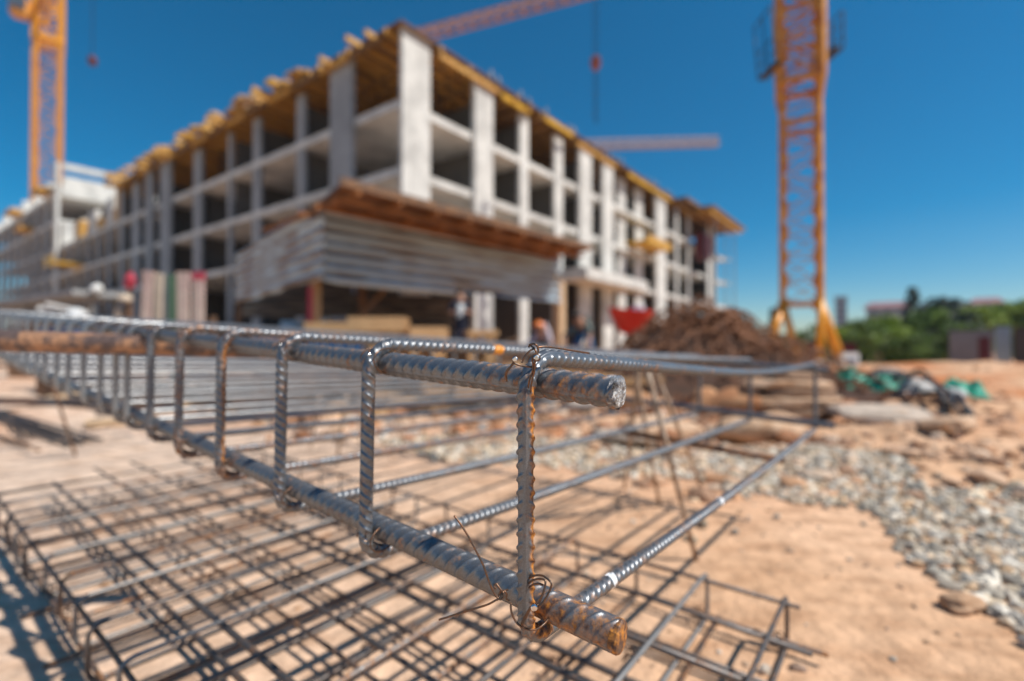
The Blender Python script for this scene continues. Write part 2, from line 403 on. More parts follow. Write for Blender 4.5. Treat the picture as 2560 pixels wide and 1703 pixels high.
def bar_end(parent, P, T, A, B, r, matl, skew, name='cut_end', rusty=False):
    """cut face at the end of a bar: slightly chiselled disc with a bevelled rim"""
    mb = MB(); seg = 28; vs = []; at = []
    for (rad, dz) in ((1.02, -.006), (1.05, .0), (.99, .0018), (.80, .0030), (.5, .0034)):
        for k in range(seg):
            th = 2*math.pi*k/seg
            rr = r*rad*(1 + .05*math.sin(3*th+1) + (.06 if rusty else .03)*mnoise.noise(V3((math.cos(th)*3, math.sin(th)*3, rad*4))))
            sk = 0 if dz < 0 else skew * math.sin(th) * r * rad
            vs.append(P + (A*math.cos(th) + B*math.sin(th))*rr + T*(dz*.7 + sk + .0004*mnoise.noise(V3((math.cos(th)*9, math.sin(th)*9, rad*7)))))
    vs.append(P + T*.0026)
    fs = []
    for i in range(4):
        for k in range(seg):
            k2 = (k+1) % seg; fs.append((i*seg+k, i*seg+k2, (i+1)*seg+k2, (i+1)*seg+k))
    for k in range(seg): fs.append((4*seg+k, 4*seg+(k+1) % seg, 5*seg))
    mb.add(vs, fs, [(.25,0,0)]*len(vs) if rusty else [(0,0,0)]*len(vs))
    return mb.build(name, matl, parent)

cage = thing('reinforcement_cage', 'long rebar cage raised on stands, its bare bar ends in sharp focus nearest the camera', 'rebar cage', (0.0, .38, 0))
RM = .0104; T0 = -.067; T1 = 4.4
def main_bar(w, h, phase, fine, rustf=None, t0=T0, n=NUP, endmat=None, rustyend=False):
    P = CP(t0, w, h, n); Q = CP(T1, w, h, NUP)
    # keep the near piece aligned with the first stirrup
    rings = straight_rings(P, Q, fine, .0010, .02)
    mb = MB()
    vs = rebar(mb, rings, RM, .0135, .0018, phase, ang=56 if fine > .5 else 12, slant=.40, ribbed=lambda s: s < fine, rust=rustf, lrib=.0014)
    n_ = len(rings); a_ = 56 if fine > .5 else 12
    mb.f.append(tuple((n_-1)*a_ + k for k in range(a_)))
    o = mb.build('main_bar', M_steel, cage, smooth=True)
    if endmat:
        T = -(Q-P).normalized(); _, _, A, B, _ = rings[0]
        bar_end(o, P, T, A, B, RM*1.05, endmat, -.10, rusty=rustyend)
    return o
PLUMB = V3((0,0,1))
main_bar(.0205, -.0200, R(238), 1.5, lambda s, th, q, d: ((.12 if s < .12 else .02) + (.12 if d > .0006 else 0), 0, 0), endmat=M_cut)
main_bar(.0195, -.1900, R(205), 1.5, lambda s, th, q, d: (.26*(1-sstep(.015, .085, s)) + .06 + (.12 if d < .0004 and s < .08 else 0), 0, 0), t0=-.0675, n=PLUMB, endmat=M_rusty, rustyend=True)
main_bar(W_-.0188, -.0185, 0, 0, t0=-.04)
main_bar(W_-.0188, -H_+.0185, 0, 0, t0=-.06)

def rounded_rect(t, n, ds, rad=.032, rb=.021):
    """rings of a closed stirrup; plane spanned by V and n"""
    c = CP(t, 0, 0); B = U.normalized()
    ev = Vv; en = n
    corners = [(0,0),(W_,0),(W_,-H_),(0,-H_)]
    pts = []
    path = []
    # straight + arcs, clockwise: start mid near leg going up
    sag = .020 if t == 0 else .004
    def P(w, h): return c + ev*w + en*h - V3((0,0,sag*math.sin(math.pi*max(0,min(1,w/W_)))**1.3*(1 if h > -.1 else .25)))
    seq = [((0,-H_+rb),(0,-rad)), ((rad,-rad),180,90,rad), ((rad,0),(W_-rad,0)), ((W_-rad,-rad),90,0,rad), ((W_,-rad),(W_,-H_+rb)), ((W_-rb,-H_+rb),0,-90,rb), ((W_-rb,-H_),(rb,-H_)), ((rb,-H_+rb),270,180,rb)]
    s = 0
    for q in seq:
        if len(q) == 2:
            a, b = q; L = math.hypot(b[0]-a[0], b[1]-a[1]); k = max(1, int(L/ds))
            for i in range(k): f = i/k; path.append((a[0]+(b[0]-a[0])*f, a[1]+(b[1]-a[1])*f))
        else:
            (cx, cy), a0, a1, rd_ = q; L = rd_*math.pi/2; k = max(4, int(L/ds))
            for i in range(k):
                an = R(a0 + (a1-a0)*i/k); path.append((cx+rd_*math.cos(an), cy+rd_*math.sin(an)))
    W3 = [P(*p) for p in path]; m = len(W3); out = []; s = 0
    for i in range(m):
        T = (W3[(i+1) % m] - W3[i-1]).normalized()
        Bn = (B - T*B.dot(T)).normalized(); A = Bn.cross(T).normalized()
        out.append((W3[i], T, A, Bn, s)); s += (W3[(i+1) % m]-W3[i]).length
    return out
RS = .0058
ST = [0, .195, .37, .547, .71, .858, 1.0, 1.08, 1.2]
t = 1.36
while t < 4.3: ST.append(t); t += .17 + random.uniform(-.03, .03)
phases = {0: R(180+38), 1: R(144), 2: R(140), 3: R(140), 4: R(140), 5: R(140)}
L_leg = H_-.053
for i, t in enumerate(ST):
    n = PLUMB if i == 0 else NUP + V3((random.uniform(-.01,.01), random.uniform(-.01,.01), 0))*(1 if i > 2 else 0)
    ds = .0009 if i < 3 else (.0014 if i < 6 else .02)
    ang = 44 if i < 3 else (18 if i < 6 else 8)
    rings = rounded_rect(t, n, ds)
    per = rings[-1][4]
    def rf(s, th, q, d, i=i, per=per):
        r_ = .06; wht = 0; yel = 0
        sw = s - L_leg - .050            # distance along the top run
        sb = per - .033 - s            # distance along the bottom run from the near corner
        if i == 0:
            if s < L_leg+.01 or s > per-.04:
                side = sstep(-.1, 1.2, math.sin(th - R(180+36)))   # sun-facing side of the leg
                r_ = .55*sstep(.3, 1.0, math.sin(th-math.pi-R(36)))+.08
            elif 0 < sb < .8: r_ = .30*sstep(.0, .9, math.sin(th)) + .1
            for w0 in (.115, .48):
                if 0 < sb and abs(sb - w0) < .004: wht = 1
        if i in (1,):
            if abs(sw - .165) < .009: yel = 1
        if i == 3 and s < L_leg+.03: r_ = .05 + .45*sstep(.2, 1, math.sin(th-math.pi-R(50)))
        if i == 3 and s > L_leg+.03: r_ = .22
        if i == 4: r_ = .20
        return (r_, wht, yel)
    mb = MB()
    rebar(mb, rings, RS, .0102, .0014, phases.get(i, R(random.uniform(60,170))), ang=ang, slant=.46, ribbed=(lambda s: True) if i < 6 else (lambda s: False), rust=rf, closed=True, lrib=.0009, gap=.36 if i == 0 else .1)
    mb.build('stirrup', M_steel if i < 6 else M_steel_skylit, cage, smooth=True)

# tie wires -----------------------------------------------------------
def smooth_path(pts, sub=6):
    pts = [V3(p) for p in pts]; P = [pts[0]] + pts + [pts[-1]]; out = []
    for i in range(1, len(P)-2):
        for k in range(sub):
            t = k/sub; a, b, c, d = P[i-1], P[i], P[i+1], P[i+2]
            out.append(.5*((2*b) + (c-a)*t + (2*a-5*b+4*c-d)*t*t + (3*b-a-3*c+d)*t**3))
    out.append(pts[-1]); return out
WR = .00078
def wire(paths, name='tie_wire', r=WR, tips=()):
    mb = MB()
    for p in paths: mb.tube(smooth_path(p), r, seg=8)
    o = mb.build(name, M_wire, cage, smooth=True)
    if tips:
        m2 = MB()
        for (c, rr) in tips:
            c = V3(c)
            pts = [c + V3((0,-.0004,0)), c + V3((0,-.0013,0))]
            m2.tube([c+V3((0,.0006,0)), c+V3((0,-.0006,0)), c + V3((0,-.0011,0))], [rr, rr, rr*.7], seg=12)
        m2.build('cut_tip', M_glint, o, smooth=False)
    return o
def c4(x, y, d): return px(1100 + x/3.92, 800 + y/3.92, d)
def c5(x, y, d): return px(1050 + x/3.92, 1250 + y/3.92, d)
dA = .3605
coil = [c4(950+28*math.cos(a), 372+28*math.sin(a), .359 - .0006*a/3) for a in np.linspace(-2.2, 9, 22)]
wire([
    [c4(872,262,.371), c4(885,240,.366), c4(925,236,.361), c4(955,262,dA), c4(962,318,dA), c4(930,336,.3595), c4(908,360,.359), c4(905,400,.359), c4(912,440,.3595), c4(905,510,.3605), c4(880,580,.3625), c4(868,640,.3645), c4(858,700,.368), c4(850,760,.378)],
    [c4(880,250,.369), c4(905,262,.364), c4(930,290,.3605), c4(945,330,.3595), c4(925,372,.3585), c4(930,420,.3585), c4(925,500,.3595), c4(903,590,.3615), c4(890,660,.3635), c4(888,715,.366), c4(868,748,.374)],
    coil,
    [c4(655,600,.375), c4(643,545,.366), c4(658,495,.3615), c4(700,452,.3595), c4(724,428,.359), c4(745,432,.359), c4(790,448,.3595), c4(850,456,.360), c4(905,462,.361), c4(945,470,.366)],
    [c4(650,570,.372), c4(652,520,.363), c4(690,462,.3598), c4(716,420,.3592), c4(722,395,.359)],
    [c4(960,268,.3605), c4(1040,262,.3640), c4(1180,280,.372), c4(1330,305,.381), c4(1460,325,.392)],
    [c4(800,420,.3595), c4(830,360,.3598), c4(880,305,.3608), c4(930,275,.3625)],
], tips=[(c4(735,384,.3588), .0019), (c4(945,370,.3578), .0021)])
dB = .3630
wire([
    [c5(335,155,.368), c5(400,240,.366), c5(480,370,.364), c5(560,520,.363), c5(620,640,.362), c5(670,780,.3615), c5(712,885,.361), c5(752,950,.3605), c5(790,975,.360), c5(822,948,.3598), c5(815,905,.3605), c5(790,900,.3615), c5(775,935,.3612), c5(785,965,.3600)],
    [c5(185,1175,.358), c5(300,1140,.3585), c5(450,1090,.359), c5(650,1030,.3595), c5(740,985,.3598), c5(790,960,.3600), c5(800,925,.3608), c5(830,890,.3625), c5(860,880,.366)],
    [c5(745,870,.3625), c5(727,850,.3635), c5(745,822,.3645), c5(770,850,.3635), c5(800,890,.3615), c5(835,900,.3610), c5(850,930,.3620), c5(845,965,.3640), c5(870,985,.368)],
    [c5(1045,790,.368), c5(1090,752,.3635), c5(1150,738,.3605), c5(1215,750,.3575), c5(1285,812,.3530), c5(1275,880,.3525), c5(1235,960,.3520), c5(1185,1030,.3520), c5(1150,1070,.3535)],
    [c5(1050,835,.367), c5(1100,790,.362), c5(1170,775,.3580), c5(1225,790,.3545), c5(1222,860,.3530), c5(1195,940,.3525), c5(1165,1010,.3530), c5(1140,1050,.3545)],
    [c5(1060,865,.366), c5(1110,830,.361), c5(1165,822,.3570), c5(1205,835,.3550)],
    [c5(890,1010,.3625), c5(893,1080,.3610), c5(915,1150,.3600), c5(965,1222,.3590), c5(1040,1266,.3585), c5(1130,1272,.3590), c5(1210,1222,.3620), c5(1262,1160,.368)],
    [c5(1110,1020,.3545), c5(1080,1070,.3560), c5(1050,1130,.3572), c5(1015,1195,.3580), c5(990,1240,.3595)],
    [c5(1085,1050,.3560), c5(1048,1110,.3575), c5(1015,1170,.3585), c5(1000,1225,.3590), c5(1060,1248,.3582), c5(1110,1238,.3585)],
], tips=[(c5(1118,1055,.3530), .0024)])
# second and third stirrups and simple ties further back
def loop_tie(t, h, n=NUP, tw=True):
    c = CP(t, .0172, h, n); pts = []
    e1 = U.normalized(); e2 = Vv.normalized(); e3 = V3((0,0,1))
    for k in range(26):
        a = k/25*2*math.pi*1.6
        pts.append(c + e2*math.cos(a)*.0195*(-1) + e3*math.sin(a)*.0125 + e1*(.011*math.cos(a*.5)))
    pts2 = [c + e2*(-.0190) + e3*.008 - e1*.004, c - e2*.0235 + e3*.010 - e1*.009, c - e2*.026 + e3*.006 - e1*.013]
    return [pts, pts2]
for i in range(1, 9):
    t = ST[i]
    for h in (-.0165, -H_+.0165):
        p = loop_tie(t, h)
        c = CP(t, .0172, h)
        wire(p, tips=[(p[1][-1], .0016)] if i < 3 else ())

# ---------------------------------------------------------------- stands that carry the cage
def stand(name, label, cx, cy, legs, top, bar_z, mat_=M_wood_pale, grp=None):
    o = thing(name, label, 'stand', (cx, cy, gz(cx, cy)), grp)
    for (a, b) in legs:
        mb = MB(); mb.tube([a, b], .0068, seg=8); mb.build('leg', mat_, o, smooth=True)
    mb = MB(); mb.tube([V3(top[0]), V3(top[1])], .009, seg=8); mb.build('crossbar', M_rusty, o, smooth=True)
    return o
M_legs = mat('dusty_rebar_leg', (0.50,0.38,0.28), rough=.7, var=.3, scale=30, col2=(0.30,0.17,0.09))
# near stand: the legs reach the ground where the photo shows their feet
def gp(X, Y):   # ground point under a photo pixel (near, ground height ~0)
    d = CAMZ * FPX / (Y - HOR); p = px(X, Y, d); return V3((p.x, p.y, gz(p.x, p.y) - .01))
def under(w, t): return CP(t, w, -H_-.016)
s1 = stand('rebar_stand', 'thin splayed rod stand under the near end of the long rebar cage', .5, 1.4,
      [(gp(1743,1401), px(1612,900,1.30)), (gp(1650,1268), px(1585,905,1.50)), (gp(1560,1225), px(1600,900,1.45)), (gp(1690,1330)+V3((.25,.4,0)), px(1640,930,1.55))],
      [under(1.02,-.01), under(1.02,.40)], 0, M_legs, 'rod stands under the long cage')
s2 = stand('rebar_stand', 'pale rod stand further along the long cage, seen between its uprights', -.8, 2.5,
      [(gp(840,1163), px(868,985,2.35)), (gp(776,1117), px(800,985,2.8)), (gp(1013,1137), px(975,985,2.7)), (gp(900,1110), px(900,985,2.9))],
      [CP(2.05,.45,-H_-.016), CP(2.05,1.5,-H_-.016)], 0, M_legs, 'rod stands under the long cage')
s3 = stand('rebar_stand', 'dark rod stand holding the far left end of the long cage', -2.3, 2.3,
      [(V3((-2.8,2.2,0)), V3((-2.6,2.5,.62))), (V3((-2.3,2.6,0)), V3((-2.5,2.6,.62))), (V3((-2.0,3.0,0)), V3((-2.2,3.1,.62)))],
      [CP(3.6,-.05,-H_-.016), CP(3.6,1.2,-H_-.016)], 0, M_rusty, 'rod stands under the long cage')

# ---------------------------------------------------------------- low cage lying on the ground
gc = thing('reinforcement_cage', 'low flat rebar cage lying on the sandy ground under the raised one', 'rebar cage', (-.5, .9, 0))
U0 = V3((-.785,.62,0)); V0 = V3((.62,.785,0))
def GPt(u, v, z): return U0*u + V0*v + V3((0,0,z))
GT = .095; GB = .020
u0g, u1g = .15, 2.52
for lev, z in enumerate((GT, GB)):
    for k in range(7):
        v = .235 + .1405*k + random.uniform(-.005,.005)
        rr = .0060 if k in (1, 4) else .0045
        a = GPt(u0g + random.uniform(-.05,.03), v, z + random.uniform(-.006,.006)); b = GPt(u1g + random.uniform(-.06,.14), v + random.uniform(-.012,.012), z + random.uniform(-.006,.006))
        mb = MB(); mb.tube([a.lerp(b, q/8) + V3((0,0,random.uniform(-.004,.004))) for q in range(9)], rr, seg=8)
        mb.attr = [(random.choice((0,.05,.2)), 0, 0)]*len(mb.v)
        mb.build('long_bar', M_gsteel, gc, smooth=True)
k = 0; u = .19
while u < 2.46:
    jit = random.uniform(-.012, .012); v0 = .22 + random.uniform(-.012,.012); v1 = 1.10 + random.uniform(-.012,.012)
    du = random.uniform(-.010,.010); zt = GT + .012; zb = GB - .010
    pts = []; rd = .02
    for (vv, zz, a0, a1) in ((v0+rd, zb+rd, 270, 180), (v0+rd, zt-rd, 180, 90), (v1-rd, zt-rd, 90, 0), (v1-rd, zb+rd, 0, -90)):
        for q in range(4):
            an = R(a0 + (a1-a0)*q/3); v_ = vv + rd*math.cos(an); z_ = zz + rd*math.sin(an)
            pts.append(GPt(u + jit + du*(v_-v0), v_, z_))
    mb = MB(); mb.tube(pts, .0043, seg=8, closed=True)
    mb.attr = [((.26 if k % 5 == 3 else .03), 0, 0)]*len(mb.v)
    mb.build('stirrup', M_gpale if k % 2 else M_gsteel, gc, smooth=True)
    u += .158 if k % 3 else .145; k += 1
# loose lower mat bars that run across just above the earth
for q in range(9):
    u = .26 + q*.25 + random.uniform(-.03,.03)
    mb = MB(); mb.tube([GPt(u, .2+random.uniform(-.03,.03), .012), GPt(u+random.uniform(-.04,.04), 1.12+random.uniform(-.04,.05), .012)], .0042, seg=6)
    mb.attr = [(.2,0,0)]*len(mb.v)
    mb.build('cross_bar', M_gsteel, gc, smooth=True)
# knots of tie wire on the crossings
for q in range(34):
    u = .19 + random.randint(0, 14)*.154; v = .235 + .17*random.randint(0, 5)
    c = GPt(u, v, random.choice((GT, GT, GB))+.004); mb = MB()
    pts = [c + V3((math.cos(a)*.013, math.sin(a)*.011, math.sin(a*1.7)*.010)) for a in np.linspace(0, 9, 14)]
    mb.tube(pts, .0016, seg=5); mb.build('tie_wire', M_wire, gc, smooth=True)

# ---------------------------------------------------------------- gravel
def ico():
    t = (1+5**.5)/2
    v = [(-1,t,0),(1,t,0),(-1,-t,0),(1,-t,0),(0,-1,t),(0,1,t),(0,-1,-t),(0,1,-t),(t,0,-1),(t,0,1),(-t,0,-1),(-t,0,1)]
    f = [(0,11,5),(0,5,1),(0,1,7),(0,7,10),(0,10,11),(1,5,9),(5,11,4),(11,10,2),(10,7,6),(7,1,8),(3,9,4),(3,4,2),(3,2,6),(3,6,8),(3,8,9),(4,9,5),(2,4,11),(6,2,10),(8,6,7),(9,8,1)]
    v = [V3(p).normalized() for p in v]; return v, f
def ico2(levels=1):
    v, f = ico()
    for _ in range(levels):
        cache = {}; nf = []
        def mid(a, b):
            k = (min(a,b), max(a,b))
            if k not in cache: v.append(((v[a]+v[b])/2).normalized()); cache[k] = len(v)-1
            return cache[k]
        for a, b, c in f:
            x, y, z = mid(a,b), mid(b,c), mid(c,a); nf += [(a,x,z),(b,y,x),(c,z,y),(x,y,z)]
        f = nf
    return v, f
IV1, IF1 = ico(); IV2, IF2 = ico2(2); IV1b, IF1b = ico2(1)
def stone(mb, c, size, flat=.7, attr=None, lod=0, rough=.28):
    vs, fs = ((IV1, IF1), (IV1b, IF1b), (IV2, IF2))[lod]
    M = Matrix.Rotation(random.uniform(0, 6.28), 3, 'Z') @ Matrix.Rotation(random.uniform(-.5,.5), 3, 'X')
    sx, sy, sz = size*random.uniform(.7,1.25), size*random.uniform(.6,1.0), size*flat*random.uniform(.7,1.1)
    o = V3((random.uniform(0,99), random.uniform(0,99), 0)); out = []
    for p in vs:
        k = 1 + rough*mnoise.noise(p*1.3+o)*2 + rough*.4*mnoise.noise(p*3.5+o)
        out.append(V3(c) + M @ V3((p.x*sx*k, p.y*sy*k, p.z*sz*k)))
    mb.add(out, fs, [attr]*len(out) if attr is not None else None)
def poly_in(x, y, poly):
    ins = False; n = len(poly)
    for i in range(n):
        x1, y1 = poly[i]; x2, y2 = poly[i-1]
        if (y1 > y) != (y2 > y) and x < (x2-x1)*(y-y1)/(y2-y1)+x1: ins = not ins
    return ins
def gpx(X, Y): p = gp(X, Y); return (p.x, p.y)
gravel_zone = [gpx(940,1100), gpx(1250,1085), gpx(1560,1105), gpx(1750,1130), gpx(2020,1118), gpx(2220,1140), gpx(2300,1225), gpx(2420,1250), gpx(2560,1230), gpx(3000,1330), gpx(3000,1700), gpx(2640,1690), gpx(2500,1560), gpx(2370,1460), gpx(2240,1370), gpx(2190,1285), gpx(2000,1255), gpx(1850,1235), gpx(1650,1200), gpx(1300,1170), gpx(1050,1150)]
mb = MB(); cnt = 0
bx = [p[0] for p in gravel_zone]; by = [p[1] for p in gravel_zone]
tries = 0
while cnt < 6000 and tries < 60000:
    tries += 1
    x = random.uniform(min(bx), max(bx)); y = random.uniform(min(by), max(by))
    edge = .08*mnoise.noise(V3((x*5, y*5, 1)))
    if not poly_in(x+edge, y+edge*1.5, gravel_zone):
        if random.random() > .012 or y > 3.4 or y < 1.5: continue
        if x < .4 + .0*y: continue
    s = .0085*math.exp(random.triangular(0, 1.35, .6)); 
    if x < .55*y-.35 and random.random() < .35: continue
    g_ = random.uniform(.22, .86)
    c = random.choice(((1,.97,.92),(1,.95,.90),(.97,.97,.96),(1,.80,.62),(1,.90,.76),(.88,.88,.88),(.6,.6,.61),(.9,.66,.46)))
    stone(mb, (x, y, gz(x,y) + s*.05 + random.uniform(0,.009)), s, .75, (g_*c[0], g_*c[1]*.89, g_*c[2]*.74)); cnt += 1
for i in range(2600):
    x = random.uniform(-1.2, 4.5); y = random.uniform(.9, 6.5)
    if x < .2 and random.random() < .6: continue
    q = .004*math.exp(random.triangular(0, 1.5, .2)); g_ = random.uniform(.5,1.0)
    stone(mb, (x, y, gz(x,y)+q*.1), q, .7, tuple(k*g_ for k in random.choice(((.62,.42,.28),(.5,.3,.17),(.66,.55,.44),(.36,.24,.17)))))
tag(mb.build('gravel', M_gravel), 'grey-white crushed gravel strip curving across the orange sand', 'gravel', kind='stuff')

# reddish rubble band behind the gravel
mb = MB()
for i in range(900):
    X = random.uniform(640, 2000); Y = random.triangular(960, 1120, 1010) + (X-1200)*.03
    p = gp(X, max(Y, 950)); s = random.choice((.02,.03,.045,.07))*random.uniform(.7,1.3)
    b = random.uniform(.55, 1.25)
    c = random.choice(((.55,.30,.16),(.60,.38,.24),(.46,.20,.09),(.62,.45,.32),(.30,.15,.08),(.5,.46,.42)))
    stone(mb, (p.x, p.y, gz(p.x,p.y)+s*.25), s, .7, tuple(min(.75, q*b) for q in c), lod=1)
for i in range(520):
    X = random.uniform(1600, 2600); Y = random.uniform(945, 1260)
    p = gp(X, Y); s = random.choice((.012,.02,.03,.045))*random.uniform(.7,1.5)
    c = random.choice(((.55,.30,.16),(.60,.38,.24),(.62,.45,.32),(.35,.20,.12)))
    stone(mb, (p.x, p.y, gz(p.x,p.y)+s*.2), s, .6, c, lod=0)
tag(mb.build('rubble', M_gravel, smooth=False), 'broken orange and brown rubble strewn behind the gravel strip', 'rubble', kind='stuff')

def boulder(X, Y, size, flat, m, label, name='boulder', dims=None):
    p = gp(X, Y); mb = MB()
    st = random.getstate(); random.seed(int(X*7+Y)); stone(mb, (0,0,0), 1, 1, None, lod=2, rough=.22); random.setstate(st)
    d = dims or (size, size*.8, size*flat)
    a = np.array(mb.v); a = a/np.abs(a).max(axis=0)*np.array(d)
    mb.v = [(v[0]+p.x, v[1]+p.y+d[1], v[2]+gz(p.x,p.y)+d[2]*.75) for v in a]
    o = mb.build(name, m, smooth=True); tag(o, label, 'rock', 'loose rocks beyond the gravel')
    return o
boulder(1905, 1118, .20, .5, M_rock, 'pale flat-topped sandstone block on the sand below the big orange rock', dims=(.27,.13,.10))
boulder(1860, 1062, .3, .5, M_rock_or, 'large rounded orange rock just behind the pale flat block', dims=(.30,.20,.14))
boulder(1775, 1040, .2, .5, M_rock_or, 'smaller orange rock leaning on the left of the large rounded one', dims=(.19,.14,.13))
boulder(1690, 1150, .1, .6, M_rock, 'small white-lit stone beside the stand foot at the gravel edge', dims=(.07,.05,.045))
boulder(1600, 1050, .2, .5, M_rock_or, 'brown-orange rock seen just below the sharp upper bar end', dims=(.2,.14,.11))
boulder(2440, 1545, .08, .5, M_rock, 'lone fist-sized stone on the sand at the lower right', dims=(.05,.035,.022))
boulder(2270, 1085, .1, .5, M_rock, 'small brown-shadowed rock on the sand left of the right-hand gravel', dims=(.11,.08,.05))

M_slabp = mat('broken_concrete_slab', (0.58,0.46,0.36), rough=.9, var=.3, scale=8, bump=.4, bscale=30)
for k, (X, Y, sx, sy, sz, rz_, tx, lab) in enumerate(((1655,1090,.26,.16,.05,.3,.25,'tilted pale broken slab left of the big orange rock'),(1560,1110,.20,.15,.045,-.4,-.2,'flat broken slab piece at the left end of the rocks'),(1965,1085,.24,.15,.045,.7,.3,'broken slab propped at the right of the pale sandstone block'),(2200,1075,.30,.20,.05,-.2,.12,'wide broken slab lying on the dirt below the green netting'),(2360,1105,.22,.16,.045,.5,-.2,'small tilted slab piece on the dirt at the far right'),(1470,1040,.22,.16,.05,.2,.25,'dusty slab piece glimpsed below the upper bar, left of the stand'))):
    p = gp(X, Y); mb = MB(); st = random.getstate(); random.seed(300+k); stone(mb, (0,0,0), 1, 1, None, lod=2, rough=.15); random.setstate(st)
    a = np.array(mb.v); a = np.sign(a)*np.abs(a/np.abs(a).max(axis=0))**.55*np.array((sx,sy,sz)); Rm = Matrix.Rotation(rz_, 3, 'Z') @ Matrix.Rotation(tx, 3, 'X')
    mb.v = [tuple(Rm @ V3(v) + V3((p.x, p.y, gz(p.x,p.y)+sz*.8+abs(tx)*.05))) for v in a]
    tag(mb.build('broken_stone', M_slabp if k % 2 else M_rock), lab, 'slab', 'broken slabs beyond the gravel')
# stack of brown stone slabs
stk = thing('slab_stack', 'low stack of rough brown stone slabs on dark earth right of the cage corner', 'stone stack', tuple(gp(2020,1068)))
b0 = gp(2020, 1064); hh = b0.z+.01
for i, (sx, sy, sz, m) in enumerate(((.80,.45,.13,M_brown),(.74,.42,.08,M_rock),(.60,.38,.08,M_brown),(.66,.36,.06,M_rock),(.40,.30,.08,M_brown))):
    mb = MB(); nxs = 9
    vs = []
    stone(mb, (0,0,0), 1, 1, None, lod=2, rough=.16); a = np.array(mb.v); a = np.sign(a)*np.abs(a/np.abs(a).max(axis=0))**.6*np.array((sx/2,sy/2,sz*.62))
    mb.v = [(v[0]+b0.x+.04*(i % 3-1), v[1]+b0.y+.22, v[2]+hh+sz/2) for v in a]
    o = mb.build('slab', m, stk, smooth=False); hh += sz*.9

# ---------------------------------------------------------------- heap of rusty scrap rods
hp = MB(); core = MB(); heap_c = px(1730, 1000, 5.6); hx, hy = heap_c.x, heap_c.y + .2
def heap_h(x, y):
    dx = (x-hx)/(.95 if x < hx else 1.75); dy = (y-hy)/.9
    return max(0, 1.04*math.exp(-(dx*1.05)**2 - dy*dy)*(1+.10*mnoise.noise(V3((x*3,y*3,0)))))
n_ = 40
vs = []
for j in range(n_+1):
    for i in range(n_+1):
        x = hx-2.9+5.8*i/n_; y = hy-1.8+3.6*j/n_
        vs.append((x, y, gz(x,y)-.05+heap_h(x,y)*.80+.06*mnoise.noise(V3((x*7,y*7,5)))))
core.add(vs, [(j*(n_+1)+i, j*(n_+1)+i+1, (j+1)*(n_+1)+i+1, (j+1)*(n_+1)+i) for j in range(n_) for i in range(n_)])
heap = thing('scrap_heap', 'tangled heap of rusty brown scrap rods in front of the yellow crane', 'scrap heap', (hx, hy, gz(hx,hy)))
M_heapcore = mat('rust_brown_debris', (0.045,0.02,0.01), rough=.9, var=.5, scale=14, col2=(0.09,0.035,0.015))
core.build('debris_core', M_heapcore, heap, smooth=True)
for i in range(1500):
    a = random.uniform(0, 6.28); rr = abs(random.gauss(0, .6)); x = hx + .35 + math.cos(a)*rr*1.7; y = hy + math.sin(a)*rr*1.1
    h = heap_h(x, y); z = gz(x,y) + h*random.uniform(.6,.96)+.01
    L = random.uniform(.15,.55); d = V3((random.gauss(0,1), random.gauss(0,1), random.gauss(0,.55))).normalized()
    p = V3((x,y,z)); pts = [p]
    for q in range(6):
        d = (d + V3((random.gauss(0,.35), random.gauss(0,.35), random.gauss(0,.3)-.06))).normalized()
        p = p + d*L/6
        gh = gz(p.x,p.y); p.z = min(max(p.z, gh+.01), gh + heap_h(p.x,p.y)+.06); pts.append(p.copy())
    hp.tube(pts, random.choice((.005,.008,.012)), seg=4)
M_scrap = mat('rusty_scrap_rod', (0.36,0.155,0.07), rough=.75, metal=.2, var=.5, scale=6, col2=(0.13,0.055,0.028))
o = hp.build('scrap_rods', M_scrap, heap); o['kind'] = 'stuff'

# ---------------------------------------------------------------- concrete building
C0 = V3((-4.8, 21.1, 0)); rr_ = V3((.62,.785,0)); ll_ = V3((-.811,.585,0))
def BP(s, t, z): return C0 + rr_*s + ll_*t + V3((0,0,z))
def bbox(mb, s0, s1, t0, t1, z0, z1):
    mb.hexa([BP(s0,t0,z0), BP(s0,t1,z0), BP(s1,t1,z0), BP(s1,t0,z0), BP(s0,t0,z1), BP(s0,t1,z1), BP(s1,t1,z1), BP(s1,t0,z1)])
def sX(X): k = (X-1280)/FPX; return (k*C0.y - C0.x)/(rr_.x - k*rr_.y)
def tX(X): k = (X-1280)/FPX; return (C0.x - k*C0.y)/(k*ll_.y - ll_.x)
def fix(mb):  # flip all (skew basis orientation)
    return mb
LV = [5.45, 8.42, 11.37]; ROOF = 14.15; TH = .36; S_END = sX(1800); T_A = tX(283); DEP = 13
GB_ = -1.2
bd = thing('concrete_building', 'long unfinished concrete frame building with yellow roof formwork, its corner towards the camera', 'building', tuple(BP(0,0,-.6)))
for i, z in enumerate(LV):
    mb = MB(); bbox(mb, .25, S_END+ (2.4), .12, DEP, z-TH, z); 
    mb.build('floor_slab', M_conc, bd)
    mb = MB(); bbox(mb, .12, DEP, DEP, 88 if i < 3 else T_A, z-TH, z)
    bbox(mb, .12, .25, .12, DEP, z-TH, z)
    mb.build('floor_slab', M_conc_grey if False else M_conc, bd)
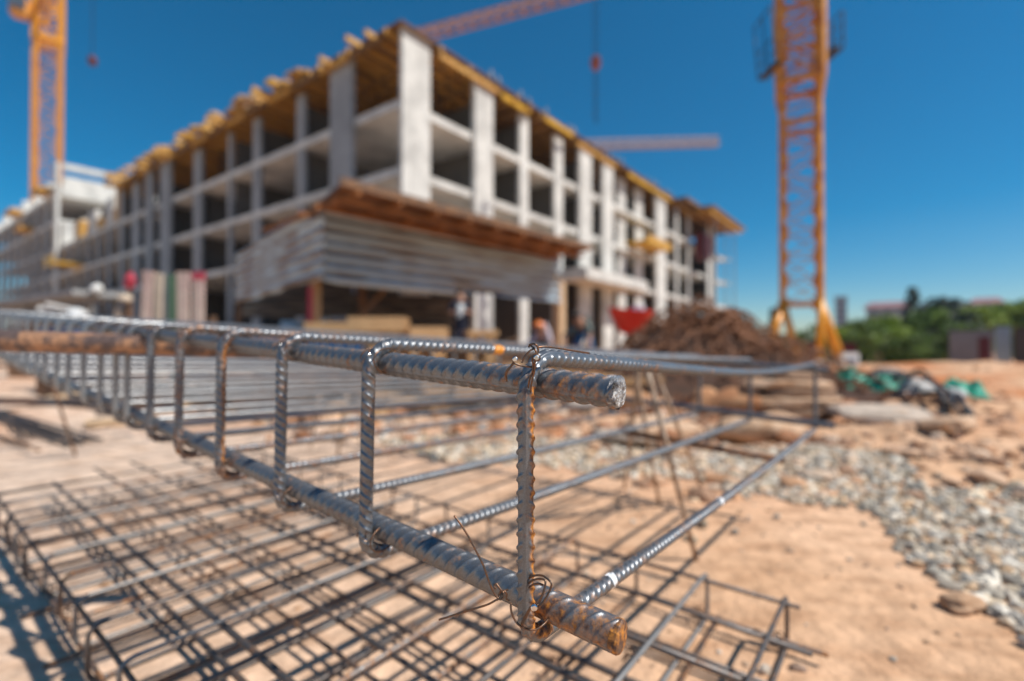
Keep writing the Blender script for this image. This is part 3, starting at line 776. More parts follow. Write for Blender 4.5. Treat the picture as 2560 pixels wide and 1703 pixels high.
# right facade columns
RC = [(1001,1071,1),(1184,1229,1),(1304,1325,0),(1391,1411,0),(1448,1477,1),(1505.6,1531,1),(1561,1580,-1),(1604,1622,-1),(1639.5,1663,1),(1694,1699,0),(1724,1729,0),(1767,1789,1)]
for (a, b, k) in RC:
    s0, s1 = sX(a), sX(b)
    mb = MB()
    if k == 1: bbox(mb, s0, s1, -.10, .15 if a > 1100 else .10, GB_, ROOF+.22)
    elif k == 0: bbox(mb, s0, s1, .10, .30, GB_, ROOF-.25)
    else: bbox(mb, s0, s1, .5, .72, GB_, ROOF-.25)
    mb.build('column', M_conc, bd)
# left facade columns
LC = [(827,880,1),(731,750,0),(622,639,0),(560,567,0),(474,492,0),(402,424,1),(364,379,1),(321,337,0),(290,298,0)]
for (a, b, k) in LC:
    t0, t1 = tX(b), tX(a); mb = MB()
    if k: bbox(mb, -.10, .15, t0, t1, GB_, ROOF+.05)
    else: bbox(mb, .16, .36, t0, t1, GB_, ROOF-.25)
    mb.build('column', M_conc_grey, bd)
t = T_A + 2
while t < 54:
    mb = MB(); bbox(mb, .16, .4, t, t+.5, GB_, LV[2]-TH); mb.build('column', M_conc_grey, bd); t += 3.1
# partition walls behind the columns and the inner wall
zt = [GB_] + LV
for i in range(4):
    z0 = zt[i]; z1 = (LV + [ROOF-.25])[i] - TH
    mb = MB()
    for (a, b, k) in RC[1:]:
        s1 = sX(b)
        if (i + int(a)) % 3 == 0 or i == 3 and int(a) % 2: continue
        bbox(mb, s1-.25, s1-.01, .62 if k >= 0 else 1.02, 6.5, z0+.005, z1)
    s = 1.5
    bbox(mb, 7.2, S_END, 6.6, 6.8, z0+.01, z1)
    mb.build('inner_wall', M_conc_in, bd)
    mb = MB()
    for (a, b, k) in LC[1:]:
        t0 = tX(a)
        if (i + int(a)) % 3 == 0: continue
        bbox(mb, .62, 6.0, t0-.25, t0-.02, z0+.005, z1)
    bbox(mb, 6.6, 6.8, 7.0, T_A, z0+.01, z1)
    if i < 3:
        bbox(mb, 5.6, 5.8, T_A+.3, 88, z0+.01, z1)
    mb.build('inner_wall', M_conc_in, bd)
# cantilevered terrace on the right side and small edge beams
mb = MB(); bbox(mb, sX(1396), sX(1558), -2.0, .09, LV[0]-.75, LV[0]-.05); mb.build('terrace_slab', M_conc, bd)
mb = MB()
for z in LV: bbox(mb, S_END+2.4, S_END+3.2, -.3, 5, z-.25, z)
mb.build('end_balcony', M_conc, bd)
# roof formwork: plywood deck, joists and long beams
mb = MB(); bbox(mb, -.3, S_END+1.0, -.35, DEP, ROOF+.22, ROOF+.27); bbox(mb, -.3, DEP, DEP, T_A, ROOF+.22, ROOF+.27)
mb.build('formwork_deck', M_form, bd)
sE0, sE1 = sX(1722), sX(1800)+1.0
mb = MB(); bbox(mb, sE0, sE1, -2.4, -.52, ROOF+.30, ROOF+.42); bbox(mb, sE0-3, sE1-3, -.9, 3, ROOF+.45, ROOF+.8); mb.build('formwork_deck', M_form, bd)
for k in range(9):
    q = sE0+.3+k*(sE1-sE0-.8)/8; mb = MB(); bbox(mb, q, q+.22, -2.7, -.52, ROOF+.0, ROOF+.29); mb.build('edge_beam', M_ybeam, bd)
for q in (-2.2, -1.2): mb = MB(); bbox(mb, sE0-.2, sE1, q, q+.2, ROOF-.30, ROOF-.01); mb.build('edge_beam', M_ybeam, bd)
for q in (.2, .5, .8):
    mb = MB(); q_ = sE0+(sE1-sE0)*q; bbox(mb, q_, q_+.12, -2.0, -1.88, -.9, ROOF-.31); mb.build('steel_prop', M_conc_grey, bd)
nb = 0
t = .5
while t < T_A - .2:
    mb = MB(); ov = random.choice((.35,.5,.6,.9,1.2,1.5))*random.uniform(.8,1.15); zz = ROOF - .05 + random.uniform(-.02,.02)
    bbox(mb, -ov, 6.5, t, t+.16, zz, zz+.24); mb.build('formwork_beam', M_ybeam, bd); nb += 1
    t += random.uniform(.45, 1.05)
s = 1.9
while nb < 88 and s < S_END+2.5:
    mb = MB(); ov = random.uniform(.1, .55)
    bbox(mb, s, s+.2, -ov, 6.5, ROOF-.10, ROOF+.215); mb.build('formwork_beam', M_obeam, bd); nb += 1
    s += random.uniform(.9, 1.3) + s*.02
for (s0, s1, tt, m) in ((2, 6.2, .05, M_ybeam),(6.6, 9.1, .1, M_ybright),(10.2, 13.2, -.25, M_ybright),(14.4, 20, .1, M_ybeam),(22, 31, .0, M_ybright),(34.6, 45, .1, M_ybeam)):
    mb = MB(); bbox(mb, s0, s1, tt-.35, tt-.19, ROOF-.27, ROOF-.03); mb.build('edge_beam', m, bd)
for k in range(14):
    t0 = .8 + k*2.45
    if t0+2 > T_A: break
    mb = MB(); bbox(mb, -.42, -.25, t0, t0+2.2, ROOF-.27, ROOF-.03); mb.build('edge_beam', M_ybeam if k % 2 else M_form, bd)
# upright boards, stacked beams and guard rail bits along the roof edge
for k in range(52):
    t = random.uniform(6, T_A) if k % 3 else random.uniform(13, 30); w = random.uniform(.3, 1.4)
    s0_ = -.5+random.uniform(-.5,.1); mb = MB(); z_ = ROOF+.305+.002*k
    bbox(mb, s0_, s0_+random.uniform(.5,.9), t, t+w*.6, z_, z_+random.uniform(.08,.26)); mb.build('roof_board', random.choice((M_ybeam, M_wood_pale, M_ybeam, M_ybright)), bd)
for k in range(24):
    s = random.uniform(1, S_END); mb = MB()
    bbox(mb, s, s+.12, -.4, -.3, ROOF+.302, ROOF+.5+random.uniform(0,.25)); mb.build('roof_stake', M_conc_grey, bd)
# steel props under the formwork
for k in range(22):
    if k < 10: a = BP(random.uniform(2,16), random.uniform(.9,5), LV[2]); 
    else: a = BP(random.uniform(.9,4), random.uniform(1,24), LV[2])
    mb = MB(); mb.tube([a, V3((a.x,a.y,ROOF-.03))], .05, seg=6); mb.build('steel_prop', mat_prop if 'mat_prop' in globals() else M_dark, bd)
# sacks, yellow loading planks at slab edges
mb = MB(); bbox(mb, -1.6, .6, tX(228), tX(150), LV[1]-1.05, LV[1]-.35) if False else None
tg = tX(190)
yp = thing('loading_platform', 'short yellow loading platform sticking out of the shaded left front of the building', 'platform', tuple(BP(-.8, tg, LV[1]-1.0)))
mb = MB(); bbox(mb, -2.0, .3, tg-1.6, tg+1.6, 8.45, 8.62); mb.build('deck', M_ybright, yp)
mb = MB(); bbox(mb, -2.1, -2.0, tg-1.6, tg+1.6, 8.3, 9.25); mb.build('front_board', M_ybright, yp)
yp2 = thing('loading_platform', 'flat yellow platform sticking out high on the sunlit right front of the building', 'platform', tuple(BP(sX(1590), -1, LV[1])))
ss = sX(1575); mb = MB(); bbox(mb, ss, ss+5, -1.5, .3, LV[1]+.30, LV[1]+.48); mb.build('deck', M_ybright, yp2)
mb = MB(); bbox(mb, ss, ss+5, -1.5, -1.4, LV[1]+.48, LV[1]+.9); mb.build('front_board', M_ybeam, yp2)
hoist = thing('hoist_cage', 'dark red hoist cage fixed high on the right front of the building near its end', 'hoist', tuple(BP(sX(1745), -.6, LV[1])))
s5 = sX(1728)
mb = MB(); bbox(mb, s5+.4, s5+2.6, -1.2, -.25, 9.6, 12.2); mb.build('cage_box', M_dred, hoist)
mb = MB(); bbox(mb, s5+.3, s5+.6, -1.45, -1.31, -.9, 13.4); bbox(mb, s5+2.5, s5+2.8, -1.45, -1.31, -.9, 13.4); mb.build('rail', M_dark, hoist)
# stuff standing on the open third slab, left
ob = thing('formwork_stack', 'pale formwork panels and yellow beams stacked on the open slab left of the roof', 'formwork stack', tuple(BP(1, 42, LV[2])))
for (s0,s1,t0,t1,z0,z1,m) in ((.4,.7,38.5,40.5,0,2.6,M_conc),(.3,3,37.2,38.3,0,1.4,M_wood_pale),(.4,.8,43.5,45.8,0,2.3,M_conc),(1.0,3.6,46.3,47.6,0,2.0,M_white),(.3,2.2,41.1,43,0,1.2,M_ybeam),(.3,2.4,48,50,.0,1.9,M_ybeam),(.2,2.6,36.3,37.1,0,3.2,M_ybeam),(1,3,50.6,52,0,2.6,M_conc)):
    mb = MB(); bbox(mb, s0, s1, t0, t1, LV[2]+z0+.003, LV[2]+z1); mb.build('panel', m, ob)

# the taller block at the far left
lb = thing('concrete_block', 'taller pale concrete block at the far left end, with an open top frame', 'building', tuple(BP(0,56,-.6)))
TB0, TB1 = 55.0, 96.0
for z in (14.35, 17.4):
    mb = MB(); bbox(mb, -.1, DEP, TB0, TB1, z-.4, z); mb.build('floor_slab', M_conc, lb)
t = TB0; k = 0
while t < TB1:
    mb = MB(); bbox(mb, -.15, .15, t, t+1.0, -1.2, 17.0 if k else 20.6); mb.build('column', M_conc_grey if k else M_conc, lb); t += 4.2; k += 1
mb = MB(); bbox(mb, .4, DEP, TB0+.05, TB0+.45, 17.45, 19.2); bbox(mb, 5.4, DEP, TB0+.05, TB0+.45, 14.4, 16.95); bbox(mb, .4, 1.6, TB0+.05, TB0+.45, 11.4, 13.9); bbox(mb, 4.5, 6.6, TB0+.05, TB0+.45, 11.4, 13.9)
mb.build('end_wall', M_conc, lb)
mb = MB(); bbox(mb, .4, DEP, TB0+.0, TB0+.5, 20.0, 20.6); mb.build('top_beam', M_conc, lb)
mb = MB(); bbox(mb, DEP-.6, DEP, TB0+.02, TB0+.48, 19.2, 20.0); bbox(mb, 4.6, 5.1, TB0+.02, TB0+.48, 19.2, 20.0); mb.build('top_post', M_conc, lb)
for k in range(6):
    t0 = TB0+3+k*6; mb = MB(); bbox(mb, -.3, 3.5, t0, t0+.5, 17.45, 18.6+random.uniform(0,.6)); mb.build('parapet_fin', M_conc, lb)
mb = MB(); bbox(mb, 5.0, 5.2, TB0+.6, TB1, -1.2, 17.0); mb.build('inner_wall', M_conc_in, lb)
for k, (t0, z) in enumerate(((57,17.6),(66,14.6),(72,17.6))):
    mb = MB(); bbox(mb, -1.2, 1.0, t0, t0+3.5, z, z+.5); mb.build('formwork_beam', M_ybeam, lb)

# ---------------------------------------------------------------- tin-walled shed
shed = thing('site_shed', 'open workshop shed with hanging weathered tin walls and a rust-brown overhanging roof', 'shed', (-3.3, 12.5, gz(-3.3,12.5)))
A0 = V3((-4.33,11.3,0)); AR = V3((1.70,17.3,0)); AL = V3((-10.1,17.9,0))
def corr(mb, P, Q, z0, z1, per=.26, amp=.045, wav=.0, nseg=26, sag=0.0):
    n = ((Q-P).cross(V3((0,0,1)))).normalized(); nz = 60; th = .012
    vs = []; fs = []
    for side in (0, 1):
        for j in range(nz+1):
            for i in range(nseg+1):
                f = i/nseg; zz0 = z0 + sag*math.sin(f*math.pi*2.3)*.5 + wav*mnoise.noise(V3((f*6,0,z0)))
                z = zz0 + (z1-zz0)*j/nz
                off = amp*math.sin(z*2*math.pi/per) + .03*mnoise.noise(V3((f*5,z*1.2,0))) + side*th
                p = P.lerp(Q, f) + n*off; vs.append(V3((p.x,p.y,z)))
    m = (nz+1)*(nseg+1)
    for side in (0, 1):
        for j in range(nz):
            for i in range(nseg):
                a = side*m + j*(nseg+1)+i; fs.append((a,a+1,a+nseg+2,a+nseg+1) if side else (a,a+nseg+1,a+nseg+2,a+1))
    mb.add(vs, fs)
mb = MB(); corr(mb, A0, AR, 2.08, 3.72, wav=.10, sag=-.10); mb.build('front_wall', M_tin, shed, smooth=True)
mb = MB(); corr(mb, A0, AL, 2.16, 3.95, wav=.12, sag=.05); mb.build('side_wall', M_tin, shed, smooth=True)
# roof slab of boards with joists
RN = V3((-3.27,9.5,0)); RR = V3((2.60,15.9,0)); RL = V3((-8.4,14.9,0)); 
RB = RR + (RL-RN)*1.0
def quad_slab(mb, pts, z0s, th):
    lo = [V3((p.x,p.y,z)) for p, z in zip(pts, z0s)]; hi = [q+V3((0,0,th)) for q in lo]
    mb.hexa(lo+hi)
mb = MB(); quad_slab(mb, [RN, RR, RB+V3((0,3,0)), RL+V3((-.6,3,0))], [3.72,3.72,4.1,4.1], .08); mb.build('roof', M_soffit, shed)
M_rafter = mat('rust_orange_rafter', (0.36,0.14,0.04), rough=.8, var=.4, scale=2, col2=(0.22,0.08,0.02))
for k in range(9):
    f = .04 + k*.115; p = RN.lerp(RR, f); q = p + (RL-RN)*.8
    mb = MB(); mb.beam(V3((p.x,p.y,3.655)), V3((q.x,q.y,3.75+.14)), .09, .10); mb.build('rafter', M_rafter, shed)
for k in range(3):
    f = .06+k*.13; p = RN.lerp(RL, f); q = RR.lerp(RB, f); zz = 3.555 + .04*k
    mb = MB(); mb.beam(V3((p.x,p.y,zz)), V3((q.x,q.y,zz)), .10, .10); mb.build('purlin', M_rafter, shed)
mb = MB(); mb.beam(V3((RN.x,RN.y,3.78))+V3((-.05,-.05,0)), V3((RR.x,RR.y,3.78)), .04, .16); mb.build('fascia', M_wood_dark, shed)
def post(P, top=2.5, m=M_wood, w=.17):
    mb = MB(); mb.box((P.x,P.y,(top+gz(P.x,P.y)-.1)/2), (w,w,top-gz(P.x,P.y)+.1), .75); return mb.build('post', m, shed)
post(px(788,760,12.15), 3.2, M_wood, .22); post(px(598,760,18.2), 3.4, M_wood_dark); post(px(1399,760,17.9), 2.9, M_wood_pale, .30); post(px(905,760,16.5), 3.6, M_wood_dark)
mb = MB(); a = px(905,790,13.5); mb.beam(a, px(965,720,13.8), .12); mb.build('brace', M_wood_dark, shed)
# back wall of the shed, its tin darkened for the shade under the roof
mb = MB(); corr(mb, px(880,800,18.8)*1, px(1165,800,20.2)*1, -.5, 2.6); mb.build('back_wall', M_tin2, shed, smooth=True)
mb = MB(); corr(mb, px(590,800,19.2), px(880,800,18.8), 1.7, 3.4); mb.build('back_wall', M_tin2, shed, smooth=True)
# things under the shed
def drum(X, Y, d, r, h, m, label, name='oil_drum'):
    p = px(X, Y, d); g0 = gz(p.x, p.y); o = thing(name, label, 'drum', (p.x, p.y, g0))
    mb = MB(); seg = 20; prof = [(0,r*.96),(.02,r),(h*.32,r),(h*.34,r*1.04),(h*.36,r),(h*.64,r),(h*.66,r*1.04),(h*.68,r),(h*.98,r),(h,r*.96)]
    vs = [(p.x+math.cos(6.2832*k/seg)*q, p.y+math.sin(6.2832*k/seg)*q, g0+z) for z, q in prof for k in range(seg)]
    fs = [(i*seg+k, i*seg+(k+1)%seg, (i+1)*seg+(k+1)%seg, (i+1)*seg+k) for i in range(len(prof)-1) for k in range(seg)]
    fs += [tuple(range(seg-1,-1,-1)), tuple((len(prof)-1)*seg+k for k in range(seg))]
    mb.add(vs, fs); mb.build('barrel', m, o, smooth=True)
    mb = MB(); mb.tube([(p.x+r*.5, p.y, g0+h+.0), (p.x+r*.5, p.y, g0+h+.02)], .04, seg=10); mb.build('bung', M_dark, o)
drum(845, 800, 14.5, .32, 1.5, M_blue, 'tall blue drum in the dark shed right of the corner post')
drum(740, 800, 15.5, .45, 1.6, M_paleblue, 'pale grey tank in the dark shed left of the corner post', 'water_tank')
drum(660, 800, 14.0, .5, .95, M_blue, 'squat dark blue drum in the dark left part of the shed')
drum(820, 800, 15.5, .2, 1.7, M_white, 'narrow white drum behind the tall blue one in the shed')
p = px(776, 760, 12.0); mb = MB(); mb.box((p.x, p.y, 1.25), (.12,.04,1.6), .3); mb.box((p.x, p.y+.03, .3), (.06,.03,1.9), .3)
tag(mb.build('red_banner', M_redc), 'narrow dark red cloth hanging on the left of the shed corner post', 'cloth')

# ---------------------------------------------------------------- workbenches, timbers
def bench(X0, X1, Ytop, d, thick, m, label, legs=3, name='timber_workbench', depth=.6):
    a = px(X0, Ytop, d); b = px(X1, Ytop, d+.3); g0 = gz(a.x, a.y)
    o = thing(name, label, 'workbench', ((a.x+b.x)/2, (a.y+b.y)/2, g0), 'timber benches in front of the shed')
    for k in range(3):
        off = V3((0, depth*k/3, 0)); mb = MB(); mb.beam(a+off-V3((0,0,thick/2)), b+off-V3((0,0,thick/2)), depth/3-.02, thick); mb.build('beam', m, o)
    for k in range(legs):
        f = (k+.3)/(legs-.4+.2) if legs > 1 else .5
        p = a.lerp(b, min(.97, f)); mb = MB()
        mb.beam(V3((p.x,p.y,g0-.03)), V3((p.x,p.y,p.z-thick)), .12, .12); mb.build('leg', m, o)
        mb = MB(); mb.beam(V3((p.x+.1,p.y+depth*.7,g0-.03)), V3((p.x+.05,p.y+depth*.7,p.z-thick)), .12, .12); mb.build('leg', m, o)
    return o
bench(868, 1010, 793, 8.0, .24, M_wood, 'long thick timber beam bench just right of the shed corner post')
bench(760, 880, 806, 8.6, .20, M_wood, 'lower timber bench directly below the shed corner post', 2)
bench(1165, 1240, 826, 9.0, .10, M_wood, 'short low timber bench below the white ground-floor column', 2)
bench(1020, 1110, 818, 8.4, .22, M_wood, 'small timber bench right of the long thick beam bench', 2)
def lumber(name, label, cx, cy, n, L, sp, hmax, m, seed, grp=None, wid=(.06,.16)):
    st = random.getstate(); random.seed(seed); g0 = gz(cx, cy); o = thing(name, label, 'timber pile', (cx, cy, g0), grp); mb = MB()
    for i in range(n):
        x = cx+random.gauss(0, sp[0]); y = cy+random.gauss(0, sp[1]); a = random.gauss(.1,.5); Ln = L*random.uniform(.5,1.1)
        z = gz(x,y)+random.uniform(.02, hmax)*math.exp(-((x-cx)/(sp[0]*1.6))**2)
        d = V3((math.cos(a), math.sin(a), random.gauss(0,.10))); w = random.uniform(*wid)
        mb.beam(V3((x,y,z))-d*Ln/2, V3((x,y,z))+d*Ln/2, w, w*.45)
    q = mb.build('boards', m, o); q['kind'] = 'stuff'; random.setstate(st); return o
lumber('timber_pile', 'brown pile of old boards in front of the shed opening', -.8, 10.5, 90, 1.5, (.9,.4), .75, M_wood_dark, 3)
lumber('timber_pile', 'mixed heap of orange-brown boards below the right end of the shed', 1.0, 9.4, 110, 1.2, (.9,.35), .62, mat('orange_brown_timber',(0.36,0.20,0.11),var=.4,scale=3,col2=(0.2,0.1,0.05)), 4)
lumber('timber_pile', 'pale and rusty offcuts heaped in front of the red wheelbarrow', 1.9, 6.6, 110, .6, (.7,.3), .34, mat('dusty_timber',(0.36,0.27,0.2),var=.4,scale=3,col2=(0.2,0.11,0.07)), 5)
lumber('timber_pile', 'dark steel and timber strips lying beyond the cage on the left', -2.4, 5.3, 70, 2.4, (1.1,.28), .16, mat('dark_strips',(0.06,0.065,0.08),var=.4,scale=3,col2=(0.13,0.07,0.045),metal=.3,rough=.45), 6)
lumber('timber_pile', 'low litter of broken orange boards beyond the middle of the cage', -.5, 4.7, 60, .9, (.8,.3), .14, M_wood, 8)

def plank(Xa, Ya, Xb, Yb, w, th, m, label):
    a = gp(Xa, Ya); b = gp(Xb, Yb); a.z = gz(a.x,a.y)+th/2; b.z = gz(b.x,b.y)+th/2; mb = MB(); mb.beam(a, b, w, th)
    return tag(mb.build('plank', m, bevel=.004), label, 'plank', 'loose planks on the ground')
plank(115, 1012, 262, 990, .20, .06, M_wood_pale, 'pale yellow plank lying on the sand behind the dark rods, left of the cage')
plank(215, 1064, 390, 1052, .16, .05, M_wood_pale, 'faded pale plank nearer than the yellow one, left of the cage')
plank(455, 1028, 640, 1020, .20, .05, M_wood_pale, 'pale board on the sand seen through the fifth and sixth uprights of the cage')

# dark rods on the ground at the left
for k, (Xa, Ya, Xb, Yb, n, lab) in enumerate(((-90, 1012, 195, 1112, 10, 'sheaf of dark straight rods lying on the sand at the left edge'), (-40, 1085, 75, 1132, 2, 'two short rusty rods lying on the sand below the dark sheaf'))):
    a = gp(Xa, Ya); b = gp(Xb, Yb); o = thing('rod_bundle', lab, 'rods', tuple((a+b)/2)); n_off = (b-a).cross(V3((0,0,1))).normalized()
    for i in range(n):
        off = n_off*(.022*(i-n/2)); e = random.uniform(-.08,.08)
        p = a+off; q = b+off+(b-a).normalized()*e; p.z = gz(p.x,p.y)+.008+.012*(i % 2); q.z = gz(q.x,q.y)+.008+.012*(i % 2)
        mb = MB(); mb.tube([p, q], .009, seg=7); mb.build('rod', M_gsteel if k == 0 else M_rusty, o, smooth=True)

# rusty scaffold tube carrying the near top bar
bA = px(-330, 842, .885); bB = px(715, 873, 1.035)
tubeo = thing('scaffold_tube', 'thick mottled rusty tube running level through the left half of the raised cage', 'tube', tuple((bA+bB)/2))
M_tube = mat('mottled_rusty_tube', (0.50,0.26,0.14), rough=.5, metal=.3, var=.6, scale=34, col2=(0.15,0.10,0.085), mix=(.43,.57), bump=.3, bscale=200)
mb = MB(); n_ = 90; pts = [bA.lerp(bB, f) + V3((0,0,.0008*mnoise.noise(V3((f*30,0,0))))) for f in np.linspace(0,1,n_)]
mb.tube(pts, [.0205+.0012*mnoise.noise(V3((f*40,3,0))) for f in np.linspace(0,1,n_)], seg=24, cap=False)
mb.tube(pts[::-1], .0175, seg=20, cap=False)
mb.build('pipe', M_tube, tubeo, smooth=True)
for (q, lab) in ((bA.lerp(bB,.04),'rod stand beyond the left edge, under the rusty tube'),):
    g0 = gz(q.x,q.y); o = thing('tube_stand', lab, 'stand', (q.x,q.y,g0))
    for (dx,dy) in ((-.07,.10),(.07,.10),(0,-.08)):
        mb = MB(); mb.tube([(q.x,q.y,q.z-.020),(q.x+dx,q.y+dy,g0-.01)], .0055, seg=7); mb.build('leg', M_rusty, o, smooth=True)
# blue tarpaulin sheet on a low stack behind the cage
def cloth(X, Y, d, w, dep, h, m, label, seed, name='tarpaulin', cat='tarpaulin', rz=0):
    p = px(X, Y, d); g0 = gz(p.x,p.y); mb = MB(); n = 40; vs = []; c_, s_ = math.cos(rz), math.sin(rz)
    for side in (0,1):
        for j in range(n+1):
            for i in range(n+1):
                u = (i/n-.5)*2; v = (j/n-.5)*2; rr = math.sqrt(u*u*.8+v*v*.8)
                fall = max(0, 1-rr**2.2)
                z = h*fall*(.75+.6*mnoise.noise(V3((u*1.7+seed, v*1.7, 0)))) + .035*h/.3*mnoise.noise(V3((u*6+seed, v*6, 1))) * (.3+fall)
                e = 1+.22*mnoise.noise(V3((u*2, v*2, seed)))
                x = u*w/2*e; y = v*dep/2*e; X_ = p.x+x*c_-y*s_; Y_ = p.y+x*s_+y*c_
                vs.append((X_, Y_, gz(X_,Y_)+max(.006, z)+.008-side*.006))
    m_ = (n+1)**2; fs = []
    for side in (0,1):
        for j in range(n):
            for i in range(n):
                a = side*m_+j*(n+1)+i; fs.append((a,a+1,a+n+2,a+n+1) if side == 0 else (a,a+n+1,a+n+2,a+1))
    mb.add(vs, fs); return tag(mb.build(name, m, smooth=True), label, cat)
cloth(2170, 990, 5.3, 1.0, .8, .34, M_green, 'crumpled bright green netting heaped at the left of the pale sheeting', 1.3, 'green_netting', 'netting')
cloth(2310, 1035, 4.9, .75, .6, .17, M_sheet, 'crumpled pale grey plastic sheeting between the two green nettings', 4.1, 'plastic_sheeting', 'sheeting', -.5)
cloth(2405, 1022, 4.9, .40, .36, .24, M_green, 'small bunch of green netting at the right end of the pale sheeting', 7.7, 'green_netting', 'netting')
cloth(2200, 965, 6.6, .9, .5, .24, M_black, 'black plastic sheet heaped behind the larger green netting', 9.1, 'black_sheeting', 'sheeting')
for k in range(3):
    pts = []; random.seed(40+k)
    for q in range(12):
        X = 2200+q*21+random.uniform(-10,10); Y = 985+q*8+random.uniform(-16,16); p = gp(X, Y); pts.append(V3((p.x, p.y, gz(p.x,p.y)+.05+.10*math.exp(-((q-3)/4)**2)*(k+1)*.8)))
    mb = MB(); mb.tube(smooth_path(pts, 4), .016, seg=7)
    tag(mb.build('hose', M_black, smooth=True), ('lowest black hose winding along the front of the pale sheeting','middle black hose looped over the pale sheeting','uppermost black hose arching over the green netting')[k], 'hose', 'black hoses on the sheeting')
random.seed(77)
p = px(330, 850, 6.5)
bs = thing('blue_stack', 'low blue-covered stack of sheets glimpsed just above the rusty bundle', 'stack', (p.x, p.y, gz(p.x,p.y)))
a = px(135, 817, 5.8); b = px(330, 825, 6.6)
mb = MB(); mb.beam(V3((a.x,a.y,.60)), V3((b.x,b.y,.60)), .8, .42); mb.build('cover', M_blue, bs, bevel=.03)
mb = MB(); mb.beam(V3((a.x,a.y,.18)), V3((b.x,b.y,.18)), .7, .40); mb.build('sheets', M_wood_dark, bs)
a = px(640, 836, 7.2); b = px(905, 846, 7.6)
bs = thing('blue_stack', 'blue board stack glimpsed between the second and third uprights of the cage', 'stack', tuple((a+b)/2-V3((0,0,.6))))
mb = MB(); mb.beam(V3((a.x,a.y,.62)), V3((b.x,b.y,.60)), .6, .22); mb.build('cover', M_blue, bs, bevel=.02)
mb = MB(); mb.beam(V3((a.x,a.y,.25)), V3((b.x,b.y,.25)), .5, .5); mb.build('sheets', M_wood_dark, bs)

# upright painted boards in a rack
rk = thing('board_rack', 'low timber rack holding the five upright painted boards', 'rack', tuple(px(435, 870, 8.3)))
ra = px(345, 790, 8.25); rb = px(525, 790, 8.25); g0 = gz(ra.x, ra.y)
for zz in (.35, .95):
    mb = MB(); mb.beam(V3((ra.x,ra.y,zz)), V3((rb.x,rb.y,zz)), .07, .09); mb.build('rail', M_wood_dark, rk)
for q in (ra, rb):
    mb = MB(); mb.beam(V3((q.x,q.y+.09,g0-.05)), V3((q.x,q.y+.09,1.1)), .08, .08); mb.build('post', M_wood_dark, rk)
for k, (X, wd, lean, m, lab, ytop) in enumerate(((372,26,-.05,M_pink,'leftmost upright pinkish board, leaning to the left',679),(399,20,-.03,M_cream,'narrow cream board next to the leftmost pink one',684),(430,22,.02,M_grnb,'only green board of the upright row',686),(458,30,.015,M_pink,'wide pale pink board right of the green one',681),(497,27,.0,M_pink,'upright board with a red-painted top at the right end of the row',681))):
    top = px(X, ytop, 8.15); bot = V3((top.x-lean*1.8*-1, 8.15, gz(top.x, 8.15)-.02)); w = wd/FPX*8.15
    o = thing('upright_board', lab, 'board', tuple(bot), 'painted boards standing in the rack')
    mb = MB(); mb.beam(bot, V3((top.x,top.y,top.z-.001)), w, .05, up=(0,1,0)); mb.build('panel', m, o, bevel=.01)
    if k in (4, 0, 3):
        mb = MB(); d_ = (top-bot).normalized(); mb.beam(top-d_*(.13 if k == 4 else .08), top+d_*.004, w+.006, .056, up=(0,1,0)); mb.build('painted_top', M_redc if k == 4 else M_pink, o)
# pale post with a red cloth beside
o = thing('pale_post', 'pale post with cream sack and red cloth, left of the upright boards', 'post', tuple(px(300, 880, 9)))
mb = MB(); a = px(297, 770, 9); mb.beam(V3((a.x,a.y,-.1)), V3((a.x,a.y,1.3)), .16, .10); mb.build('pole', M_cream, o, bevel=.01)
mb = MB(); stone(mb, px(312, 746, 8.95), .15, .6, None, lod=2, rough=.2); mb.build('sack', M_cream, o, smooth=True)
mb = MB(); stone(mb, px(325, 703, 9.0), .085, 1.7, None, lod=2, rough=.2); mb.build('red_cloth', M_redc, o, smooth=True)
mb = MB(); a = px(325,760,9.05); mb.beam(V3((a.x,a.y,-.1)), px(325,700,9.05), .06); mb.build('stick', M_wood_dark, o)
# white stacked frames on the left
o = thing('panel_stack', 'stack of white metal frames and slabs behind the cage at the left', 'panel stack', tuple(px(150, 890, 9.5)))
for k, (X0, Y0, X1, Y1, th) in enumerate(((100,772,185,786,.07),(120,762,205,780,.05),(95,790,200,797,.10),(60,800,215,806,.14))):
    mb = MB(); mb.beam(px(X0,Y0,9.3), px(X1,Y1,9.6), .7, th); mb.build('frame', M_white if k < 3 else M_conc_grey, o)
mb = MB(); a = px(140, 820, 9.5); mb.box((a.x, a.y, .4), (1.1,.7,1.3), .1); mb.build('crate', M_wood_dark, o)
mb = MB(); stone(mb, px(193, 785, 9.3), .16, .8, None, lod=2, rough=.12); mb.build('white_sack', M_white, o, smooth=True)
p = px(243, 724, 34); mb = MB(); stone(mb, p, .75, .8, None, lod=2, rough=.12)
# ground-floor terrace of the left facade
tr = thing('entrance_canopy', 'flat concrete canopy running along the ground floor at the far left', 'canopy', (p.x, p.y, -.9))
q0 = px(-60, 776, 33); q1 = px(250, 728, 33.5)
mb = MB(); mb.beam(px(-60,778,38), px(250,735,32), 3.0, .32); mb.build('slab', M_conc_grey, tr)
for X in (-20, 60, 140, 225):
    a = px(X, 760, 35); mb = MB(); mb.beam(V3((a.x,a.y,-1)), V3((a.x,a.y,a.z-.2)), .4); mb.build('column', M_conc_grey, tr)
p = px(243, 722, 31.5); mb = MB(); stone(mb, p, .34, .85, None, lod=2, rough=.12)
tag(mb.build('white_sack', M_white, smooth=True), 'round white sack lying on the right end of the flat canopy', 'sack')

